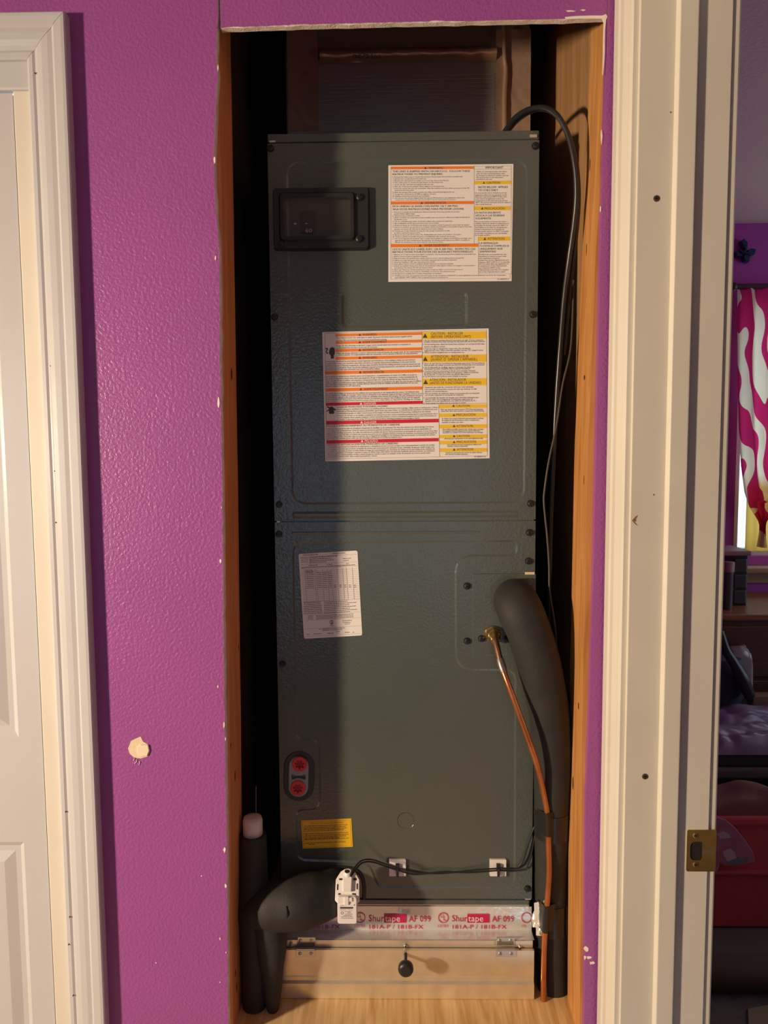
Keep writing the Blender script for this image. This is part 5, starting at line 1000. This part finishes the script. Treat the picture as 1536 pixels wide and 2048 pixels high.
# butterfly ornament
OB = empty('wall_ornament', P(1490, 520, BW), 'dark blue butterfly ornament on the magenta wall above the curtain', 'ornament')
NAVY = mat('navy_metal', (0.02, 0.045, 0.09), rough=0.3, metal=0.6)
def wing(pts, bulge): 
    mb = MB(); q_ = [P(a, b, BW - 0.02) for a, b in pts]; mb.prism([(p.x, p.z) for p in q_], BW - 0.02 - bulge, BW - 0.001); return mb.build('wing', NAVY, OB, bevel=0.003)
wing([(1488, 500), (1480, 484), (1486, 478), (1494, 486), (1493, 499)], 0.012); wing([(1492, 502), (1500, 498), (1510, 500), (1506, 512), (1496, 514)], 0.016)
wing([(1490, 508), (1498, 514), (1496, 526), (1488, 524), (1484, 514)], 0.014); wing([(1487, 503), (1478, 500), (1468, 504), (1472, 514), (1484, 512)], 0.010)
mb = MB(); p = P(1490, 506, BW - 0.035); mb.tube([p + Vector((-0.02, 0, 0.01)), p, p + Vector((0.03, -0.004, -0.006))], [0.004, 0.008, 0.003], 8); mb.build('body', NAVY, OB)
# dresser
DTOP = 0.86; df = PZ(1480, 1229, DTOP).y; dx0, dx1 = 1.02, 2.1
DW1 = wood('dresser_wood', (0.30, 0.105, 0.035), (0.17, 0.05, 0.016), axis=0, rough=0.4); DW2 = wood('dresser_front_wood', (0.10, 0.035, 0.018), (0.06, 0.02, 0.01), axis=0, rough=0.45)
dr = empty('dresser', ((dx0 + dx1) / 2, (df + BW) / 2, 0), 'brown wooden dresser under the bedroom window', 'dresser')
mb = MB(); mb.box(dx0, dx1, df + 0.012, BW - 0.10, 0, DTOP - 0.025); mb.build('body', DW2, dr)
mb = MB(); mb.box(dx0 - 0.015, dx1 + 0.015, df, BW - 0.095, DTOP - 0.025, DTOP); mb.build('top', DW1, dr, bevel=0.006)
for za, zb2 in ((DTOP - 0.24, DTOP - 0.045), (DTOP - 0.45, DTOP - 0.255), (DTOP - 0.66, DTOP - 0.465)):
    for xa2, xb2 in ((dx0 + 0.02, (dx0 + dx1) / 2 - 0.005), ((dx0 + dx1) / 2 + 0.005, dx1 - 0.02)):
        mb = MB(); mb.box(xa2, xb2, df - 0.002, df + 0.012, za, zb2); d_ = mb.build('drawer', DW2, dr, bevel=0.003)
        for t_ in ((0.62,) if xa2 < 1.3 else (0.3, 0.7)):
            kx = P(1481, 1260, df).x if xa2 < 1.3 else xa2 + (xb2 - xa2) * t_
            mb = MB(); mb.lathe((kx, df - 0.002, (za + zb2) / 2 + 0.02), (0, -1, 0), [(0, 0.007), (0.010, 0.006), (0.014, 0.014), (0.022, 0.014), (0.026, 0.008)], 14); mb.build('knob', DW1, d_)
# plastic drawer tower + bottle on the dresser
ty = df + 0.16; ta, tb = P(1466, 1150, ty).x, P(1497, 1150, ty).x; tw_ = tb - ta
tz = [P(1480, p_, ty).z for p_ in (1117, 1140, 1163, 1188)]
twr = empty('drawer_tower', ((ta + tb) / 2, ty + 0.08, DTOP), 'small smoky plastic drawer tower standing on the dresser', 'drawer unit')
BLK = mat('tower_black', (0.022, 0.020, 0.020), rough=0.35); SMK = mat('smoky_drawer', (0.06, 0.052, 0.05), rough=0.25)
mb = MB(); mb.box(ta, tb, ty + 0.006, ty + 0.17, DTOP, tz[0] + 0.012); mb.build('body', BLK, twr, bevel=0.004)
zz = [DTOP + 0.004, DTOP + 0.004 + (tz[0] - DTOP) / 3, DTOP + 0.004 + (tz[0] - DTOP) * 2 / 3, tz[0] + 0.004]
for i in range(3):
    mb = MB(); mb.box(ta + 0.006, tb - 0.006, ty, ty + 0.02, zz[i] + 0.003, zz[i + 1] - 0.006); mb.build('drawer', SMK, twr, bevel=0.004)
lidz = P(1480, 1113, ty).z
mb = MB(); mb.box(P(1440, 1105, ty).x, tb + 0.002, ty - 0.02, ty + 0.16, tz[0] + 0.0125, P(1480, 1101, ty).z)
tag(mb.build('pink_box', mat('dusty_pink_box', (0.30, 0.12, 0.12), rough=0.5), bevel=0.005), 'flat dusty pink box lying on the drawer tower', 'box')
mb = MB(); bz0 = Vector((P(1454, 1200, df + 0.10).x, df + 0.10, DTOP)); hgt = P(1454, 1122, df + 0.10).z - DTOP
mb.lathe(bz0, (0, 0, 1), [(0, 0.020), (hgt * 0.78, 0.021), (hgt * 0.80, 0.022)], 16, 0); mb.lathe(bz0 + Vector((0, 0, hgt * 0.80)), (0, 0, 1), [(0, 0.024), (hgt * 0.2, 0.024), (hgt * 0.2, 0.01)], 16, 1)
jar = empty('jar', bz0, 'smoky jar with a dusty pink lid beside the drawer tower', 'jar')
mb2 = MB(); mb2.lathe(bz0, (0, 0, 1), [(0, 0.020), (hgt * 0.78, 0.021)], 16); mb2.build('glass', SMK, jar); mb2 = MB(); mb2.lathe(bz0 + Vector((0, 0, hgt * 0.78)), (0, 0, 1), [(0, 0.024), (hgt * 0.2, 0.024), (hgt * 0.21, 0.01)], 16); mb2.build('lid', MATS['dusty_pink_box'], jar)

# heap of things in front of the dresser
def heap(name, x0, x1, y0, y1, zb_, zfun, m, label, cat, nx_=44, ny_=30, smooth=True):
    mb = MB(); v = []; f = []
    for i in range(nx_ + 1):
        for j in range(ny_ + 1):
            u, w_ = i / nx_, j / ny_; e = min(1, min(u, 1 - u, w_, 1 - w_) * 7); e = math.sqrt(max(0, 1 - (1 - e) ** 2))
            x = x0 + (x1 - x0) * u; y = y0 + (y1 - y0) * w_; v.append((x, y, zb_ + (zfun(x, y) - zb_) * e))
    for i in range(nx_):
        for j in range(ny_): a = i * (ny_ + 1) + j; f.append((a, a + ny_ + 1, a + ny_ + 2, a + 1))
    mb.add(v, f, 0, smooth)
    bd = [i * (ny_ + 1) for i in range(nx_ + 1)] + [nx_ * (ny_ + 1) + j for j in range(1, ny_ + 1)] + [i * (ny_ + 1) + ny_ for i in range(nx_ - 1, -1, -1)] + [j for j in range(ny_ - 1, 0, -1)]
    mb.add([v[i] for i in bd], [tuple(range(len(bd) - 1, -1, -1))]); return tag(mb.build(name, m), label, cat)
nz3 = lambda x, y, s: noise.noise(Vector((x * s, y * s, 1.7)))
# purple satin comforter on a dark mattress stack
my0, my1 = PZ(1470, 1510, 0.545).y, df - 0.03
zm1, zm2 = P(1470, 1536, my0).z, P(1470, 1561, my0 - 0.01).z
mb = MB(); mb.box(0.75, 1.75, my0 + 0.006, my1, zm1, 0.543)
tag(mb.build('dark_mattress', mat('dark_fabric', (0.03, 0.028, 0.03), rough=0.8), bevel=0.008), 'dark folded mattress under the purple satin comforter', 'mattress')
SAT = mat('purple_satin', (0.25, 0.18, 0.26), rough=0.30, col2=(0.18, 0.13, 0.20), vscale=9)
heap('satin_comforter', 0.76, 1.74, my0, my1 - 0.14, 0.545, lambda x, y: 0.580 + 0.030 * nz3(x, y, 7) + 0.022 * abs(nz3(x, y * 0.6, 17)) + 0.006 * nz3(x, y, 45), SAT, 'rumpled purple satin comforter lying in the bedroom', 'comforter', 90, 60)
mb = MB(); mb.box(0.78, 1.7, my0 - 0.004, my0 + 0.22, zm2, zm1 - 0.001); tag(mb.build('grey_blanket', mat('grey_brown_cloth', (0.11, 0.085, 0.075), rough=0.9, bump=0.4, bscale=120), bevel=0.008), 'folded grey brown blanket under the dark mattress', 'blanket')
mb = MB(); mb.box(0.70, 1.8, my0 + 0.012, my1, 0.0, zm2 - 0.001); tag(mb.build('dark_chest', mat('near_black_wood', (0.012, 0.010, 0.010), rough=0.6), bevel=0.01), 'near black chest carrying the blanket and mattress', 'chest')
# brown cloth bundle on the red tote
TF = PZ(1470, 1622, 0.47).y
TZ0, TZ1 = P(1480, 1858, TF).z, 0.455
RT = mat('red_tote_plastic', (0.62, 0.085, 0.085), rough=0.35, var=0.2, vscale=5)
tote = empty('red_storage_tote', (1.15, TF + 0.06, TZ0), 'dark red plastic storage tote in the dim bedroom', 'storage tote')
mb = MB(); mb.sweep([[(x, y, TZ0) for x, y in [(0.74, TF + 0.012), (1.55, TF + 0.012), (1.55, TF + 0.11), (0.74, TF + 0.11)]], [(x, y, TZ1 - 0.03) for x, y in [(0.73, TF + 0.004), (1.56, TF + 0.004), (1.56, TF + 0.12), (0.73, TF + 0.12)]]], smooth=False); mb.build('tub', RT, tote, bevel=0.012)
mb = MB(); mb.box(0.72, 1.57, TF - 0.006, TF + 0.128, TZ1 - 0.030, TZ1); mb.build('lid', RT, tote, bevel=0.008)
zz1 = P(1480, 1742, TF).z; mb = MB(); mb.box(0.722, 1.568, TF - 0.004, TF + 0.02, zz1 - 0.012, zz1 + 0.0); mb.build('rim', RT, tote, bevel=0.004)
heap('brown_cloth_bundle', 0.74, 1.5, TF + 0.003, TF + 0.122, TZ1 + 0.001, lambda x, y: P(1480, 1578, TF + 0.06).z - 0.012 + 0.016 * math.sin(x * 17 + y * 22) + 0.016 * nz3(x, y, 13), mat('brown_cloth', (0.20, 0.085, 0.06), rough=0.95, bump=0.4, bscale=90), 'crumpled brown cloth bundle on top of the red tote', 'cloth', 70, 40)
# pale pink printed cloth hanging over the front of the tote
PKC = mat('pale_pink_cloth', (0.50, 0.20, 0.24), rough=0.8, var=0.2, vscale=20)
pk = empty('pink_printed_cloth', P(1465, 1735, TF - 0.008), 'pale pink printed cloth hanging on the front of the red tote', 'cloth')
mb = MB(); q_ = [P(a, b, TF - 0.012) for a, b in [(1420, 1630), (1452, 1640), (1470, 1655), (1490, 1680), (1507, 1705), (1510, 1724), (1480, 1730), (1450, 1732), (1440, 1726), (1436, 1742), (1428, 1752), (1418, 1748)]]
mb.prism([(p.x, p.z) for p in q_], TF - 0.012, TF - 0.0065); mb.build('cloth', PKC, pk, bevel=0.002)
for pts, m in (([(1446, 1702), (1462, 1697), (1470, 1705), (1473, 1716), (1455, 1723), (1448, 1712)], mat('cream_print', (0.60, 0.45, 0.40), rough=0.8)), ([(1452, 1725), (1472, 1717), (1478, 1713), (1484, 1720), (1495, 1714), (1496, 1722), (1478, 1728), (1460, 1730)], mat('teal_print', (0.16, 0.22, 0.22), rough=0.8)), ([(1434, 1668), (1446, 1662), (1458, 1668), (1461, 1676), (1440, 1677)], MATS['cream_print'])):
    mb = MB(); mb.add([P(a, b, TF - 0.0124) for a, b in pts], [tuple(range(len(pts)))]); mb.build('printed_patch', m, pk)
# brown bag on the floor
BF = PZ(1480, 2006, 0.0).y
mb = MB(); rings = []; zt2 = TZ0 - 0.006
for i in range(15):
    t = i / 14; z = 0.002 + (zt2 - 0.002) * t; bul = math.sin(math.pi * (0.12 + 0.80 * t)); ring = []
    for x, y in rrect(0.74, 1.5, 0, 1, 0.0): pass
    ring = [(1.13 + a * (0.40 + 0.02 * bul), BF + 0.165 + b * (0.115 + 0.045 * bul) + 0.010 * noise.noise(Vector((a * 3, z * 20, b))), z) for a, b in [(math.copysign(abs(math.cos(an)) ** 0.35, math.cos(an)), math.copysign(abs(math.sin(an)) ** 0.5, math.sin(an))) for an in [k_ * 2 * math.pi / 48 for k_ in range(48)]]]
    rings.append(ring)
mb.sweep(rings); tag(mb.build('brown_duffel_bag', mat('khaki_bag', (0.115, 0.085, 0.055), rough=0.85, bump=0.3, bscale=120)), 'dull brown duffel bag on the floor under the red tote', 'bag')
mb = MB(); c_ = [PZ(a, b, 0.004) for a, b in ((1496, 2018), (1640, 1990), (1700, 2100), (1500, 2110))]; mb.prism([(p.x, p.y) for p in c_], 0, 1)
mb = MB(); mb.add([(p.x, p.y, 0.001) for p in c_] + [(p.x, p.y, 0.005) for p in c_], [(3, 2, 1, 0), (4, 5, 6, 7), (0, 1, 5, 4), (1, 2, 6, 5), (2, 3, 7, 6), (3, 0, 4, 7)])
tag(mb.build('cardboard_sheet', mat('tan_cardboard', (0.28, 0.20, 0.11), rough=0.9)), 'tan cardboard sheet on the bedroom floor in front of the bag', 'cardboard')
# backpack with strap, clear bag, plank, behind the comforter
bpx = P(1452, 1350, df - 0.10).x; by = df - 0.115
bk = empty('backpack', (bpx, by, 0.545), 'dark blue backpack leaning against the dresser', 'backpack')
BKM = mat('navy_fabric', (0.035, 0.035, 0.055), rough=0.7, bump=0.3, bscale=150)
mb = MB(); rings = []
for i in range(12):
    t = i / 11; z = 0.545 + 0.18 * t; s_ = 0.6 + 0.4 * math.sin(math.pi * (0.15 + 0.7 * t)); 
    rings.append([(bpx - 0.02 + 0.085 * s_ * math.cos(a) * (1 + 0.1 * noise.noise(Vector((math.cos(a) * 2, z * 14, 1)))), by + 0.05 * s_ * math.sin(a), z) for a in [k_ * math.pi / 12 for k_ in range(24)]])
mb.sweep(rings); mb.build('pouch', BKM, bk)
mb = MB(); sp_pts = [P(1440, 1262, by - 0.055), P(1452, 1300, by - 0.062), P(1470, 1330, by - 0.07), P(1485, 1360, by - 0.07), P(1500, 1392, by - 0.06)]
mb.tube(smooth_path(sp_pts, 5), lerp_list([0.014, 0.016, 0.018, 0.026, 0.020], 5), 8); mb.build('strap', BLACKP, bk)
heap('clear_plastic_bag', P(1456, 1320, df - 0.06).x, P(1502, 1320, df - 0.06).x, df - 0.090, df - 0.032, 0.545, lambda x, y: P(1480, 1296, df - 0.04).z + 0.02 * nz3(x, y, 25), mat('milky_plastic', (0.30, 0.24, 0.23), rough=0.2), 'crumpled milky plastic bag between backpack and dresser', 'plastic bag', 24, 14)
py_ = P(1510, 1400, my1 - 0.10); mb = MB(); mb.box(P(1500, 1400, my1 - 0.10).x, 1.75, my1 - 0.12, my1 - 0.075, 0.545, P(1510, 1388, my1 - 0.10).z)
tag(mb.build('wooden_plank', wood('plank_brown', (0.26, 0.14, 0.075), (0.18, 0.09, 0.045), axis=0), bevel=0.004), 'short brown plank lying behind the satin comforter', 'plank')
print('objects', len(bpy.data.objects), 'tris', sum(sum(len(p.vertices) - 2 for p in o.data.polygons) for o in bpy.data.objects if o.type == 'MESH'))
